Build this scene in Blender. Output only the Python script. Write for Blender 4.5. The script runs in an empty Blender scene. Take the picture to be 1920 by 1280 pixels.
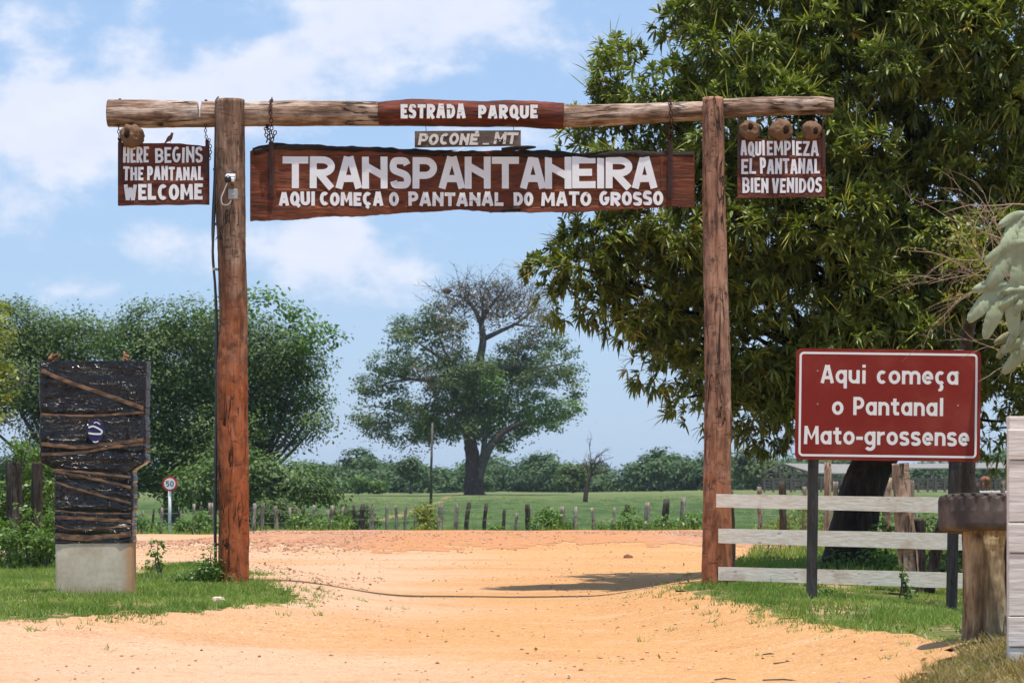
import bpy, math, random
import numpy as np
from math import radians as R, pi, sin, cos, tan, atan2, sqrt

SC = bpy.context.scene
COL = SC.collection
rng = np.random.default_rng(7)
random.seed(7)

# ------------------------------------------------------------------ camera, sky, sun, exposure
F = 4500.0            # focal length in photo pixels (1920 wide)
EYE = 1.27
HZ = 905.0
cam_d = bpy.data.cameras.new('camera'); cam = bpy.data.objects.new('camera', cam_d); COL.objects.link(cam)
cam.location = (0, 0, EYE); cam.rotation_euler = (R(90), 0, 0)
cam_d.sensor_width = 36; cam_d.lens = F/1920*36; cam_d.shift_y = (HZ-640)/1920
cam_d.clip_start = 0.1; cam_d.clip_end = 6000
cam_d.dof.use_dof = True; cam_d.dof.focus_distance = 29.0; cam_d.dof.aperture_fstop = 5.6
SC.camera = cam

SUN_EL, SUN_AZ = R(79), R(38)     # azimuth: from the viewer's side (-Y) towards +X
sv = (sin(SUN_AZ)*cos(SUN_EL), -cos(SUN_AZ)*cos(SUN_EL), sin(SUN_EL))
sd = bpy.data.lights.new('sun', 'SUN'); so = bpy.data.objects.new('sun', sd); COL.objects.link(so)
from mathutils import Vector
so.rotation_euler = Vector(sv).to_track_quat('Z', 'Y').to_euler()
sd.energy = 3.9; sd.angle = R(0.5); sd.color = (1.0, 0.95, 0.87)

w = bpy.data.worlds.new('World'); SC.world = w; w.use_nodes = True
nt = w.node_tree; nt.nodes.clear()
def wn(t, **k):
    n = nt.nodes.new(t)
    for a, b in k.items(): setattr(n, a, b)
    return n
def wl(a, b): nt.links.new(a, b)
sky = wn('ShaderNodeTexSky', sky_type='NISHITA', sun_disc=False, sun_elevation=SUN_EL)
sky.sun_rotation = pi - SUN_AZ
sky.air_density = 1.2; sky.dust_density = 0.6; sky.ozone_density = 2.5
tc = wn('ShaderNodeTexCoord')
def wmath(op, a, b=None, c=None, clamp=False):
    m = wn('ShaderNodeMath', operation=op, use_clamp=clamp)
    for i, v in enumerate((a, b, c)):
        if v is None: continue
        if isinstance(v, (int, float)): m.inputs[i].default_value = v
        else: wl(v, m.inputs[i])
    return m.outputs[0]
sep = wn('ShaderNodeSeparateXYZ'); wl(tc.outputs['Generated'], sep.inputs[0])
# clouds: soft cumulus from layered noise, gathered where the photographed banks stand
nmap = wn('ShaderNodeMapping'); nmap.inputs['Scale'].default_value = (1, 1, 1.7); nmap.inputs['Location'].default_value = (3.1, .7, 1.9); wl(tc.outputs['Generated'], nmap.inputs[0])
n1 = wn('ShaderNodeTexNoise'); n1.inputs['Scale'].default_value = 15; n1.inputs['Detail'].default_value = 9; n1.inputs['Roughness'].default_value = .52; n1.inputs['Distortion'].default_value = .25
wl(nmap.outputs[0], n1.inputs['Vector'])
n2 = wn('ShaderNodeTexNoise'); n2.inputs['Scale'].default_value = 36; n2.inputs['Detail'].default_value = 7; n2.inputs['Roughness'].default_value = .6
wl(nmap.outputs[0], n2.inputs['Vector'])
banks = [(800,25,300,85,1.0),(140,240,250,100,1.0),(480,165,210,75,.8),(650,480,170,60,.8),(600,425,80,26,.8),(300,455,150,50,.5),(870,250,190,40,.5),
         (30,400,70,60,.45),(170,545,90,35,.45),(110,45,190,60,.45),(1150,330,260,60,.4),(90,210,70,60,.5),(1500,250,300,150,.5),(750,560,170,40,.25)]
acc = None
for (px, py, rx, ry, s) in banks:
    v = Vector(((px-960)/F, 1, (HZ-py)/F)).normalized()
    dx = wmath('MULTIPLY', wmath('SUBTRACT', sep.outputs[0], v.x), F/rx)
    dz = wmath('MULTIPLY', wmath('SUBTRACT', sep.outputs[2], v.z), F/ry)
    dy = wmath('MULTIPLY', wmath('SUBTRACT', sep.outputs[1], v.y), 6)
    r2 = wmath('ADD', wmath('ADD', wmath('MULTIPLY', dx, dx), wmath('MULTIPLY', dz, dz)), wmath('MULTIPLY', dy, dy))
    g = wmath('MULTIPLY', wmath('EXPONENT', wmath('MULTIPLY', r2, -.9)), s)
    acc = g if acc is None else wmath('ADD', acc, g)
cl = wmath('ADD', wmath('MULTIPLY', wmath('SUBTRACT', n1.outputs[0], .5), .95), wmath('MULTIPLY', wmath('SUBTRACT', n2.outputs[0], .5), 1.5))
dens = wn('ShaderNodeMapRange', interpolation_type='SMOOTHSTEP'); dens.inputs['From Min'].default_value = .24; dens.inputs['From Max'].default_value = .86
wl(wmath('ADD', cl, acc), dens.inputs['Value'])
tint = wn('ShaderNodeMix', data_type='RGBA', blend_type='MULTIPLY'); tint.inputs[0].default_value = 1
wl(sky.outputs[0], tint.inputs[6]); tint.inputs[7].default_value = (.85, .92, 1.05, 1)
pale = wn('ShaderNodeMix', data_type='RGBA'); pale.inputs[0].default_value = .68; wl(tint.outputs[2], pale.inputs[6]); pale.inputs[7].default_value = (2.95, 4.3, 6.5, 1)
cc = wn('ShaderNodeMix', data_type='RGBA'); wl(n2.outputs[0], cc.inputs[0])
cc.inputs[6].default_value = (4.9, 5.4, 6.7, 1); cc.inputs[7].default_value = (6.5, 6.7, 7.4, 1)
mx = wn('ShaderNodeMix', data_type='RGBA'); wl(wmath('MULTIPLY', dens.outputs[0], .92), mx.inputs[0]); wl(pale.outputs[2], mx.inputs[6]); wl(cc.outputs[2], mx.inputs[7])
bg = wn('ShaderNodeBackground'); bg.inputs['Strength'].default_value = .10; wl(mx.outputs[2], bg.inputs[0])
wo = wn('ShaderNodeOutputWorld'); wl(bg.outputs[0], wo.inputs[0])
w.cycles.sampling_method = 'MANUAL'; w.cycles.sample_map_resolution = 512

vs = SC.view_settings
vs.view_transform = 'Standard'; vs.look = 'None'; vs.gamma = 1; vs.use_curve_mapping = False; vs.exposure = 0.55
SC.cycles.max_bounces = 6; SC.cycles.diffuse_bounces = 3; SC.cycles.glossy_bounces = 2
SC.cycles.transmission_bounces = 3; SC.cycles.transparent_max_bounces = 6; SC.cycles.volume_bounces = 0
SC.cycles.use_adaptive_sampling = True; SC.cycles.adaptive_threshold = .02
SC.cycles.use_denoising = True
SC.cycles.sample_clamp_indirect = 4

# ------------------------------------------------------------------ helpers
def P(px, py, D):                       # a point at distance D seen at a photo pixel
    return np.array(((px-960)*D/F, D, EYE-(py-HZ)*D/F))
def G(px, py):                          # point of the level ground seen at a photo pixel
    D = EYE*F/(py-HZ); return ((px-960)*D/F, D)

def _h(ix, iy, iz, s):
    n = (ix*374761393 + iy*668265263 + iz*1274126177 + s*974634777) & 0xffffffff
    n = ((n ^ (n >> 13))*1274126177) & 0xffffffff
    n = (n ^ (n >> 16)) & 0xffffffff
    return n/4294967295.0
def vn(x, y, z=0.0, s=0):               # value noise, 0..1
    x, y, z = np.broadcast_arrays(np.asarray(x, float), np.asarray(y, float), np.asarray(z, float))
    ix, iy, iz = (np.floor(a).astype(np.int64) for a in (x, y, z))
    fx, fy, fz = x-ix, y-iy, z-iz
    fx, fy, fz = (t*t*(3-2*t) for t in (fx, fy, fz))
    r = 0
    for a in (0, 1):
        for b in (0, 1):
            for c in (0, 1):
                r = r + _h(ix+a, iy+b, iz+c, s)*(fx if a else 1-fx)*(fy if b else 1-fy)*(fz if c else 1-fz)
    return r
def fbm(x, y, z=0.0, s=0, o=3):
    t, a, n = 0, 1, 0
    for k in range(o):
        t = t + a*vn(x*2**k, y*2**k, np.asarray(z)*2**k, s+k); n += a; a *= .5
    return t/n
def sst(a, b, x):
    t = np.clip((np.asarray(x, float)-a)/(b-a), 0, 1); return t*t*(3-2*t)

def wloc(o):
    v = np.zeros(3)
    while o is not None:
        v += np.array(o.location); o = o.parent
    return v
def tag(o, label=None, cat=None, group=None, kind=None):
    if label: o['label'] = label
    if cat: o['category'] = cat
    if group: o['group'] = group
    if kind: o['kind'] = kind
    return o
def thing(name, label, cat, loc=(0, 0, 0), group=None):
    o = bpy.data.objects.new(name, None); COL.objects.link(o); o.location = [float(a) for a in loc]; o.empty_display_size = .2
    return tag(o, label, cat, group)
def mk(name, V, Fc, mat, parent=None, smooth=False, tint=None, origin=None):
    V = np.asarray(V, float).reshape(-1, 3)
    if origin is None:
        if parent is None: origin = np.array(((V[:, 0].min()+V[:, 0].max())/2, (V[:, 1].min()+V[:, 1].max())/2, V[:, 2].min()))
        else: origin = wloc(parent)
    origin = np.asarray(origin, float)
    me = bpy.data.meshes.new(name)
    L = V-origin
    if isinstance(Fc, np.ndarray):
        k = Fc.shape[1]; nf = len(Fc)
        me.vertices.add(len(L)); me.vertices.foreach_set('co', L.ravel().astype(np.float32))
        me.loops.add(nf*k); me.loops.foreach_set('vertex_index', Fc.ravel().astype(np.int32))
        me.polygons.add(nf); me.polygons.foreach_set('loop_start', (np.arange(nf)*k).astype(np.int32))
        me.update(calc_edges=True)
    else:
        me.from_pydata([tuple(v) for v in L], [], [tuple(int(i) for i in f) for f in Fc])
    if tint is not None:
        a = me.attributes.new('tint', 'FLOAT', 'POINT'); a.data.foreach_set('value', np.asarray(tint, np.float32))
    if smooth: me.polygons.foreach_set('use_smooth', [True]*len(me.polygons))
    me.materials.append(mat)
    o = bpy.data.objects.new(name, me); COL.objects.link(o)
    if parent is not None: o.parent = parent
    else: o.location = origin
    return o

def tris_of(k): return k
class MB:
    def __init__(s): s.V = []; s.F = []; s.n = 0
    def add(s, V, Fc):
        V = np.asarray(V, float).reshape(-1, 3)
        s.F += [tuple(int(i)+s.n for i in f) for f in Fc]; s.V.append(V); s.n += len(V); return s
    def box(s, c, d, rot=None, b=0):
        x, y, z = (np.array(d)/2)
        if b > 0:
            V = []; 
            for sx in (-1, 1):
                for sy in (-1, 1):
                    for sz in (-1, 1):
                        V += [(sx*(x-b), sy*(y-b), sz*z), (sx*(x-b), sy*y, sz*(z-b)), (sx*x, sy*(y-b), sz*(z-b))]
            V = np.array(V)
            def i(sx, sy, sz, k): return ((sx > 0)*4+(sy > 0)*2+(sz > 0))*3+k
            Fc = []
            for q in (-1, 1):
                Fc.append([i(-1,-1,q,0), i(1,-1,q,0), i(1,1,q,0), i(-1,1,q,0)][::q])
                Fc.append([i(-1,q,-1,1), i(-1,q,1,1), i(1,q,1,1), i(1,q,-1,1)][::q])
                Fc.append([i(q,-1,-1,2), i(q,1,-1,2), i(q,1,1,2), i(q,-1,1,2)][::q])
            for a in (-1, 1):
                for h in (-1, 1):
                    Fc.append([i(-1,a,h,0), i(1,a,h,0), i(1,a,h,1), i(-1,a,h,1)])
                    Fc.append([i(a,-1,h,0), i(a,1,h,0), i(a,1,h,2), i(a,-1,h,2)])
                    Fc.append([i(a,h,-1,1), i(a,h,1,1), i(a,h,1,2), i(a,h,-1,2)])
                    for e in (-1, 1): Fc.append([i(a,h,e,0), i(a,h,e,1), i(a,h,e,2)])
        else:
            V = np.array([(a*x, e*y, g*z) for a in (-1, 1) for e in (-1, 1) for g in (-1, 1)])
            Fc = [(0,1,3,2),(4,6,7,5),(0,4,5,1),(2,3,7,6),(0,2,6,4),(1,5,7,3)]
        if rot is not None: V = V@np.array(rot).T
        return s.add(V+np.array(c), Fc)
    def tube(s, pts, rad, n=8, cap=True, disp=None):
        V, Fc = tube(pts, rad, n, cap, disp); return s.add(V, Fc)
    def build(s, name, mat, parent=None, smooth=False, **k):
        return mk(name, np.concatenate(s.V), s.F, mat, parent, smooth, **k)

def frames(pts):
    pts = np.asarray(pts, float); t = np.gradient(pts, axis=0); t /= np.linalg.norm(t, axis=1)[:, None]+1e-9
    up = np.array((0, 0, 1.)) if abs(t[0, 2]) < .8 else np.array((0, 1., 0))
    U, W = [], []
    u = np.cross(up, t[0]); u /= np.linalg.norm(u)
    for k in range(len(pts)):
        u = u-t[k]*np.dot(u, t[k]); u /= np.linalg.norm(u)+1e-9
        U.append(u.copy()); W.append(np.cross(t[k], u))
    return pts, np.array(U), np.array(W)
def tube(pts, rad, n=8, cap=True, disp=None):
    pts, U, W = frames(pts); m = len(pts)
    rad = np.broadcast_to(np.asarray(rad, float), (m,))
    a = np.linspace(0, 2*pi, n, endpoint=False)
    rr = np.repeat(rad[:, None], n, 1)
    if disp is not None: rr = rr*disp(np.linspace(0, 1, m)[:, None], a[None, :])
    V = pts[:, None, :]+rr[:, :, None]*(np.cos(a)[None, :, None]*U[:, None, :]+np.sin(a)[None, :, None]*W[:, None, :])
    V = V.reshape(-1, 3)
    Fc = [(k*n+j, k*n+(j+1) % n, (k+1)*n+(j+1) % n, (k+1)*n+j) for k in range(m-1) for j in range(n)]
    if cap: Fc += [tuple(range(n))[::-1], tuple((m-1)*n+j for j in range(n))]
    return V, Fc
def spline(pts, n):
    pts = np.asarray(pts, float); m = len(pts)
    if m < 3:
        t = np.linspace(0, 1, n)[:, None]; return pts[0]*(1-t)+pts[-1]*t
    q = np.vstack((2*pts[0]-pts[1], pts, 2*pts[-1]-pts[-2])); out = []
    for t in np.linspace(0, m-1-1e-6, n):
        i = int(t); f = t-i; a, b, c, d = q[i:i+4]
        out.append(.5*(2*b+(c-a)*f+(2*a-5*b+4*c-d)*f*f+(3*b-3*c+d-a)*f**3))
    return np.array(out)

# ------------------------------------------------------------------ materials
class MN:
    def __init__(s, name):
        s.m = bpy.data.materials.new(name); s.m.use_nodes = True; s.t = s.m.node_tree; s.t.nodes.clear()
        s.out = s.t.nodes.new('ShaderNodeOutputMaterial'); s.p = s.t.nodes.new('ShaderNodeBsdfPrincipled')
        s.t.links.new(s.p.outputs[0], s.out.inputs[0]); s.tc = s.t.nodes.new('ShaderNodeTexCoord')
    def n(s, ty, **k):
        a = s.t.nodes.new(ty)
        for x, y in k.items(): setattr(a, x, y)
        return a
    def l(s, a, b): s.t.links.new(a, b)
    def set(s, sock, v):
        if isinstance(v, (int, float)): sock.default_value = v
        elif isinstance(v, tuple): sock.default_value = v if len(v) == 4 or len(sock.default_value) == 3 else (*v, 1)
        else: s.l(v, sock)
    def math(s, op, a, b=0.0, clamp=False):
        m = s.n('ShaderNodeMath', operation=op, use_clamp=clamp); s.set(m.inputs[0], a); s.set(m.inputs[1], b); return m.outputs[0]
    def coord(s, scale=(1, 1, 1), kind='Object', rot=(0, 0, 0)):
        m = s.n('ShaderNodeMapping'); m.inputs['Scale'].default_value = scale; m.inputs['Rotation'].default_value = rot
        s.l(s.tc.outputs[kind], m.inputs[0]); return m.outputs[0]
    def wcoord(s, scale=(1, 1, 1)):
        g = s.n('ShaderNodeNewGeometry'); m = s.n('ShaderNodeMapping'); m.inputs['Scale'].default_value = scale
        s.l(g.outputs['Position'], m.inputs[0]); return m.outputs[0]
    def noise(s, vec, scale=1, detail=4, rough=.55, dist=0):
        a = s.n('ShaderNodeTexNoise'); s.l(vec, a.inputs['Vector'])
        a.inputs['Scale'].default_value = scale; a.inputs['Detail'].default_value = detail; a.inputs['Roughness'].default_value = rough; a.inputs['Distortion'].default_value = dist
        return a.outputs[0]
    def voro(s, vec, scale=1, feature='F1'):
        a = s.n('ShaderNodeTexVoronoi', feature=feature); s.l(vec, a.inputs['Vector']); a.inputs['Scale'].default_value = scale; return a
    def mr(s, v, a, b, c=0.0, d=1.0, smooth=True):
        m = s.n('ShaderNodeMapRange', interpolation_type='SMOOTHSTEP' if smooth else 'LINEAR')
        s.set(m.inputs[0], v)
        for i, q in enumerate((a, b, c, d)): m.inputs[i+1].default_value = q
        return m.outputs[0]
    def mix(s, f, a, b, blend='MIX'):
        m = s.n('ShaderNodeMix', data_type='RGBA', blend_type=blend); s.set(m.inputs[0], f); s.set(m.inputs[6], a); s.set(m.inputs[7], b); return m.outputs[2]
    def ramp(s, v, stops):
        r = s.n('ShaderNodeValToRGB'); s.l(v, r.inputs[0]); e = r.color_ramp.elements
        while len(e) < len(stops): e.new(.5)
        for q, (p, c) in zip(e, stops): q.position = p; q.color = (*c, 1)
        return r.outputs[0]
    def bump(s, h, strength=.5, dist=.01, prev=None):
        b = s.n('ShaderNodeBump'); b.inputs['Strength'].default_value = strength; b.inputs['Distance'].default_value = dist; s.l(h, b.inputs['Height'])
        if prev is not None: s.l(prev, b.inputs['Normal'])
        return b.outputs[0]
    def fin(s, col, rough=.7, spec=.3, normal=None, metal=0.0):
        s.set(s.p.inputs['Base Color'], col); s.set(s.p.inputs['Roughness'], rough); s.p.inputs['Specular IOR Level'].default_value = spec
        s.p.inputs['Metallic'].default_value = metal
        if normal is not None: s.l(normal, s.p.inputs['Normal'])
        return s.m

def m_log(name, cols, axis='x', crack=(.02, .012, .008), redlow=None, seams=True, crackw=.018, rings=True):
    s = MN(name)
    sc = {'x': (.9, 9, 9), 'z': (9, 9, .9), 'y': (9, .9, 9)}[axis]
    v = s.coord(sc); fine = s.coord(tuple(a*3.2 for a in sc)); iso = s.coord((1, 1, 1))
    a = s.noise(v, 1.2, 5, .6, .4); b = s.noise(fine, 1.5, 6, .65); c = s.noise(iso, 2.4, 4, .6)
    t = s.math('ADD', s.math('MULTIPLY', a, .55), s.math('ADD', s.math('MULTIPLY', b, .3), s.math('MULTIPLY', c, .3)))
    col = s.ramp(s.mr(t, .38, .78), cols)
    if redlow is not None:
        z0, z1, rc = redlow
        sp = s.n('ShaderNodeSeparateXYZ'); s.l(s.wcoord(), sp.inputs[0])
        zz = s.math('ADD', sp.outputs[2], s.math('MULTIPLY', s.math('SUBTRACT', c, .5), 2.6))
        f = s.mr(zz, z1, z0)
        col = s.mix(s.math('MULTIPLY', f, .85), col, s.mix(b, tuple(q*.55 for q in rc), rc))
    h = s.math('ADD', s.math('MULTIPLY', b, .5), s.math('MULTIPLY', a, .6))
    n = None
    if seams:
        cr = s.noise(s.coord(tuple(q*.8 for q in sc)), 1.0, 3, .55, .6)
        k = s.mr(s.math('ABSOLUTE', s.math('SUBTRACT', cr, .5)), crackw*.25, crackw, 1, 0)
        k = s.math('MULTIPLY', k, s.mr(s.noise(iso, 1.7, 2), .42, .58))
        col = s.mix(s.math('MULTIPLY', k, .9), col, crack)
        h = s.math('SUBTRACT', h, s.math('MULTIPLY', k, 1.2))
    if rings:                                     # axe nicks: short cuts across the grain
        sc2 = {'x': (5, 2.2, 2.2), 'z': (2.2, 2.2, 11), 'y': (2.2, 5, 2.2)}[axis]
        vo = s.noise(s.coord(sc2), 1.5, 3, .6, .9)
        k2 = s.mr(s.math('ABSOLUTE', s.math('SUBTRACT', vo, .5)), .006, .02, 1, 0)
        k2 = s.math('MULTIPLY', k2, s.mr(s.noise(s.coord((3, 3, 3)), 2.2, 2), .54, .60))
        col = s.mix(s.math('MULTIPLY', k2, .6), col, crack); h = s.math('SUBTRACT', h, s.math('MULTIPLY', k2, .9))
    bl = s.mr(s.noise(s.coord({'x': (1.5, 5, 5), 'z': (5, 5, 2.2), 'y': (5, 1.5, 5)}[axis]), 1.6, 5, .7, .8), .36, .56, .62, 0)
    col = s.mix(s.math('MULTIPLY', bl, .8), col, tuple(q*1.6 for q in crack))
    n = s.bump(h, .9, .03)
    return s.fin(col, .78, .25, n)

def m_leaf(name, lo, hi, alt=None, rough=.42, trans=.28, spec=.45):
    s = MN(name)
    at = s.n('ShaderNodeAttribute', attribute_name='tint')
    stops = [(0, lo), (.8, hi)] + ([(1, alt)] if alt else [])
    col = s.ramp(at.outputs['Fac'], stops)
    s.fin(col, rough, spec)
    tr = s.n('ShaderNodeBsdfTranslucent'); s.l(s.mix(1.0, col, (1.15, 1.5, .5), 'MULTIPLY'), tr.inputs[0])
    ms = s.n('ShaderNodeMixShader'); ms.inputs[0].default_value = trans
    s.l(s.p.outputs[0], ms.inputs[1]); s.l(tr.outputs[0], ms.inputs[2]); s.l(ms.outputs[0], s.out.inputs[0])
    return s.m
def m_plain(name, col, rough=.6, spec=.3, var=.25, scale=6, bump=.3, bd=.004, metal=0.0, dirt=None, dscale=2):
    s = MN(name); v = s.coord()
    a = s.noise(v, scale, 6, .6)
    c = s.mix(a, tuple(q*(1-var) for q in col), tuple(min(1, q*(1+var)) for q in col))
    if dirt: c = s.mix(s.mr(s.noise(v, dscale, 5, .65), .45, .7, 0, .8), c, dirt)
    return s.fin(c, rough, spec, s.bump(s.noise(v, scale*5, 4), bump, bd), metal)

M = {}
M['beam'] = m_log('weathered_log', [(0, (0.07, 0.037, 0.023)), (.35, (0.25, 0.145, 0.09)), (.62, (0.47, 0.33, 0.245)), (1, (0.66, 0.56, 0.48))], 'x', rings=False, crackw=.024)
M['post'] = m_log('hewn_post', [(0, (0.0508, 0.029, 0.0174)), (.4, (0.189, 0.102, 0.0609)), (.75, (0.319, 0.196, 0.131)), (1, (0.478, 0.319, 0.232))], 'z', redlow=(1.6, 4.8, (.56, .135, .035)))
M['post2'] = m_log('hewn_post_red', [(0, (.11, .055, .035)), (.4, (.34, .165, .10)), (.75, (.48, .26, .165)), (1, (.60, .40, .28))], 'z', redlow=(-.2, 2.6, (.60, .20, .08)))
M['redpaint_beam'] = m_log('red_stained_log', [(0, (0.039, 0.0104, 0.0078)), (.5, (0.137, 0.0273, 0.0143)), (1, (0.286, 0.0715, 0.0325))], 'x', crackw=.010, rings=False)
M['board'] = m_log('varnished_board', [(0, (.10, .028, .014)), (.45, (.165, .045, .02)), (.8, (.225, .066, .028)), (1, (.30, .10, .045))], 'x', crackw=.003, rings=False)
M['board_small'] = m_log('varnished_small_board', [(0, (0.078, 0.0221, 0.0156)), (.5, (0.163, 0.0429, 0.0247)), (1, (0.26, 0.078, 0.0455))], 'x', crackw=.004, rings=False)
M['bark'] = m_log('dark_bark_edge', [(0, (.008, .006, .006)), (.6, (.025, .017, .013)), (1, (.07, .04, .028))], 'x', rings=False)
M['greyboard'] = m_log('grey_weathered_board', [(0, (0.06, 0.0408, 0.0324)), (.5, (0.132, 0.0936, 0.0744)), (1, (0.24, 0.18, 0.15))], 'x', rings=False, crackw=.012)
M['silverpost'] = m_log('silver_grey_wood', [(0, (0.13, 0.104, 0.078)), (.5, (0.312, 0.247, 0.189)), (1, (0.546, 0.468, 0.377))], 'z')
M['darkpost'] = m_log('dark_old_wood', [(0, (0.024, 0.0192, 0.0156)), (.5, (0.066, 0.0504, 0.0396)), (1, (0.144, 0.114, 0.09))], 'z')
M['peeled'] = m_log('peeled_log', [(0, (0.169, 0.0975, 0.065)), (.5, (0.429, 0.273, 0.189)), (1, (0.65, 0.494, 0.377))], 'z', crackw=.025)
M['trunk'] = m_log('mango_bark', [(0, (.012, .009, .007)), (.6, (.04, .028, .02)), (1, (.09, .06, .04))], 'z')
M['bigtrunk'] = m_log('broad_brown_bark', [(0, (.03, .022, .017)), (.6, (.09, .065, .05)), (1, (.17, .13, .10))], 'z')
M['greybark'] = m_log('grey_tree_bark', [(0, (.05, .042, .036)), (.6, (.13, .11, .095)), (1, (.22, .19, .17))], 'z', rings=False)
M['stump'] = m_log('yellow_stump', [(0, (0.092, 0.0575, 0.0287)), (.4, (0.276, 0.196, 0.103)), (.8, (0.46, 0.356, 0.218)), (1, (0.575, 0.483, 0.345))], 'z', crackw=.035, rings=False)

s = MN('white_lettering_paint'); v = s.coord((1, 1, 1), 'Object')
wv = s.wcoord((1, 1, 1)); ch = s.noise(wv, 14, 6, .7)
col = s.mix(s.mr(s.noise(wv, 2.2, 3), .3, .7), (.78, .76, .78), (.88, .87, .87))
col = s.mix(s.mr(ch, .685, .71), col, (.10, .04, .025)); M['white'] = s.fin(col, .5, .35, s.bump(s.noise(wv, 30, 4), .25, .003))
s = MN('flaking_lettering_paint'); wv = s.wcoord((3, 3, 34)); ch = s.noise(wv, 1.6, 5, .65); ch2 = s.noise(s.wcoord((1, 1, 1)), 9, 4)
col = s.mix(s.mr(s.math('ADD', s.math('MULTIPLY', ch, .7), s.math('MULTIPLY', ch2, .45)), .645, .69), (.66, .60, .55), (.085, .055, .042)); M['white_flaky'] = s.fin(col, .6, .25, s.bump(ch, .3, .004))
s = MN('chipped_lettering_paint'); wv = s.wcoord((1.3, 1, 20)); ch = s.noise(wv, 1.6, 5, .65); ch2 = s.noise(s.wcoord((1, 1, 1)), 12, 5)
col = s.mix(s.mr(s.math('ADD', s.math('MULTIPLY', ch, .6), s.math('MULTIPLY', ch2, .5)), .655, .68), (.85, .83, .82), (.12, .04, .025)); M['white_chip'] = s.fin(col, .55, .3, s.bump(ch, .3, .004))
M['sign_brown'] = m_plain('sign_sheet_brown', (.215, .017, .010), .5, .22, .10, 2, .03, .002, dirt=(.27, .045, .028), dscale=1.3)
M['sign_white'] = m_plain('sign_sheet_white', (.80, .78, .76), .4, .4, .03, 3, .02, .001)
M['sign_red'] = m_plain('sign_sheet_red', (.55, .02, .03), .4, .4, .05)
M['sign_black'] = m_plain('sign_sheet_black', (.02, .02, .022), .5, .3, .1)
M['galv'] = m_plain('galvanised_steel', (.38, .38, .37), .5, .4, .12)
M['pole_white'] = m_plain('white_painted_pole', (.85, .83, .78), .5, .35, .08)
M['sheet_edge'] = m_plain('sign_edge_metal', (.25, .08, .07), .4, .5, .1, metal=.3)
M['steelpost'] = m_log('dark_square_post', [(0, (.022, .021, .02)), (.5, (.05, .047, .044)), (1, (.10, .092, .085))], 'z', rings=False, crackw=.006)
M['fence_white'] = None
s = MN('weathered_white_board'); v = s.coord((.9, 8, 8)); a = s.noise(v, 2, 6, .65); b = s.noise(s.coord((1, 1, 1)), 2.2, 5, .6); c = s.noise(s.coord((3, 40, 40)), 1, 4)
oi = s.n('ShaderNodeObjectInfo')
col = s.mix(s.mr(s.math('ADD', s.math('MULTIPLY', a, .6), s.math('MULTIPLY', c, .4)), .35, .65), (.78, .66, .53), (.90, .83, .72))
col = s.mix(s.mr(b, .54, .70, 0, .55), col, (.50, .34, .23))
kn = s.voro(s.coord((1.6, 7, 7)), 1.4); col = s.mix(s.mr(kn.outputs['Distance'], .05, .14, .7, 0), col, (.25, .16, .11))
M['fence_white'] = s.fin(col, .75, .2, s.bump(s.math('ADD', a, c), .5, .006))
s = MN('limewashed_board'); v = s.coord((.9, 8, 8)); a = s.noise(v, 3, 6, .65); c = s.noise(s.coord((3, 40, 40)), 1, 4)
col = s.mix(s.mr(s.math('ADD', s.math('MULTIPLY', a, .6), s.math('MULTIPLY', c, .4)), .35, .65), (.60, .52, .46), (.80, .73, .67)); M['lime'] = s.fin(col, .8, .2, s.bump(s.math('ADD', a, c), .5, .008))
M['rust'] = m_plain('rusty_iron', (.075, .028, .018), .8, .3, .5, 30, .6, .003, .3)
M['strap'] = m_plain('brown_iron_strap', (.055, .022, .016), .6, .35, .3, 20, .4, .003)
M['wire'] = m_plain('fence_wire', (.16, .14, .12), .6, .4, .2)
M['mud'] = m_plain('dried_mud', (.20, .115, .068), .95, .1, .35, 14, 1.0, .015)
M['painted_hole'] = m_plain('painted_hollow_shade', (.03, .017, .01), 1, .05, .2)  # dark colour stands in for the shade inside a nest opening
M['bird'] = m_plain('rufous_feathers', (.15, .065, .035), .8, .2, .3, 40)
M['cam_white'] = m_plain('white_plastic', (.78, .78, .78), .35, .4, .03, 4, .03)
M['cam_black'] = m_plain('black_plastic', (.012, .012, .014), .25, .5, .1)
M['cam_grey'] = m_plain('grey_plastic_box', (.36, .37, .38), .5, .35, .06)
M['conduit'] = m_plain('dark_conduit', (.045, .047, .05), .45, .4, .2)
M['tyre'] = None
s = MN('dusty_tyre_rubber'); v = s.wcoord((1, 1, 1)); a = s.noise(v, 5, 5, .6)
gsp = s.n('ShaderNodeSeparateXYZ'); s.l(s.n('ShaderNodeNewGeometry').outputs['Normal'], gsp.inputs[0])
col = s.mix(s.mr(a, .35, .7), (.055, .045, .04), (.15, .115, .095)); M['tyre'] = s.fin(col, .85, .2, s.bump(s.noise(v, 40, 3), .3, .004))
# black bin-liner plastic
s = MN('black_stretch_film'); v = s.coord((1, 1, 1))
wr = s.noise(s.coord((2.6, 2.6, 4.5), rot=(0, .55, 0)), 2.2, 4, .55, 1.2); rid = s.mr(s.math('ABSOLUTE', s.math('SUBTRACT', wr, .5)), 0, .022, 1, 0)
rid = s.math('MULTIPLY', rid, s.mr(s.noise(v, 3.3, 2), .40, .62))
wr2 = s.noise(s.coord((1.5, 1.5, 9), rot=(0, -.22, 0)), 1.5, 3, .5, .9); rid2 = s.mr(s.math('ABSOLUTE', s.math('SUBTRACT', wr2, .5)), 0, .035, 1, 0)
rid2 = s.math('MULTIPLY', rid2, s.mr(s.noise(s.coord((1.2, 1.2, 5)), 2.1, 2), .40, .54))
wr3 = s.noise(s.coord((6, 6, 2.5), rot=(0, .8, 0)), 1.7, 3, .5, 1.5); rid3 = s.mr(s.math('ABSOLUTE', s.math('SUBTRACT', wr3, .5)), 0, .03, 1, 0)
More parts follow.
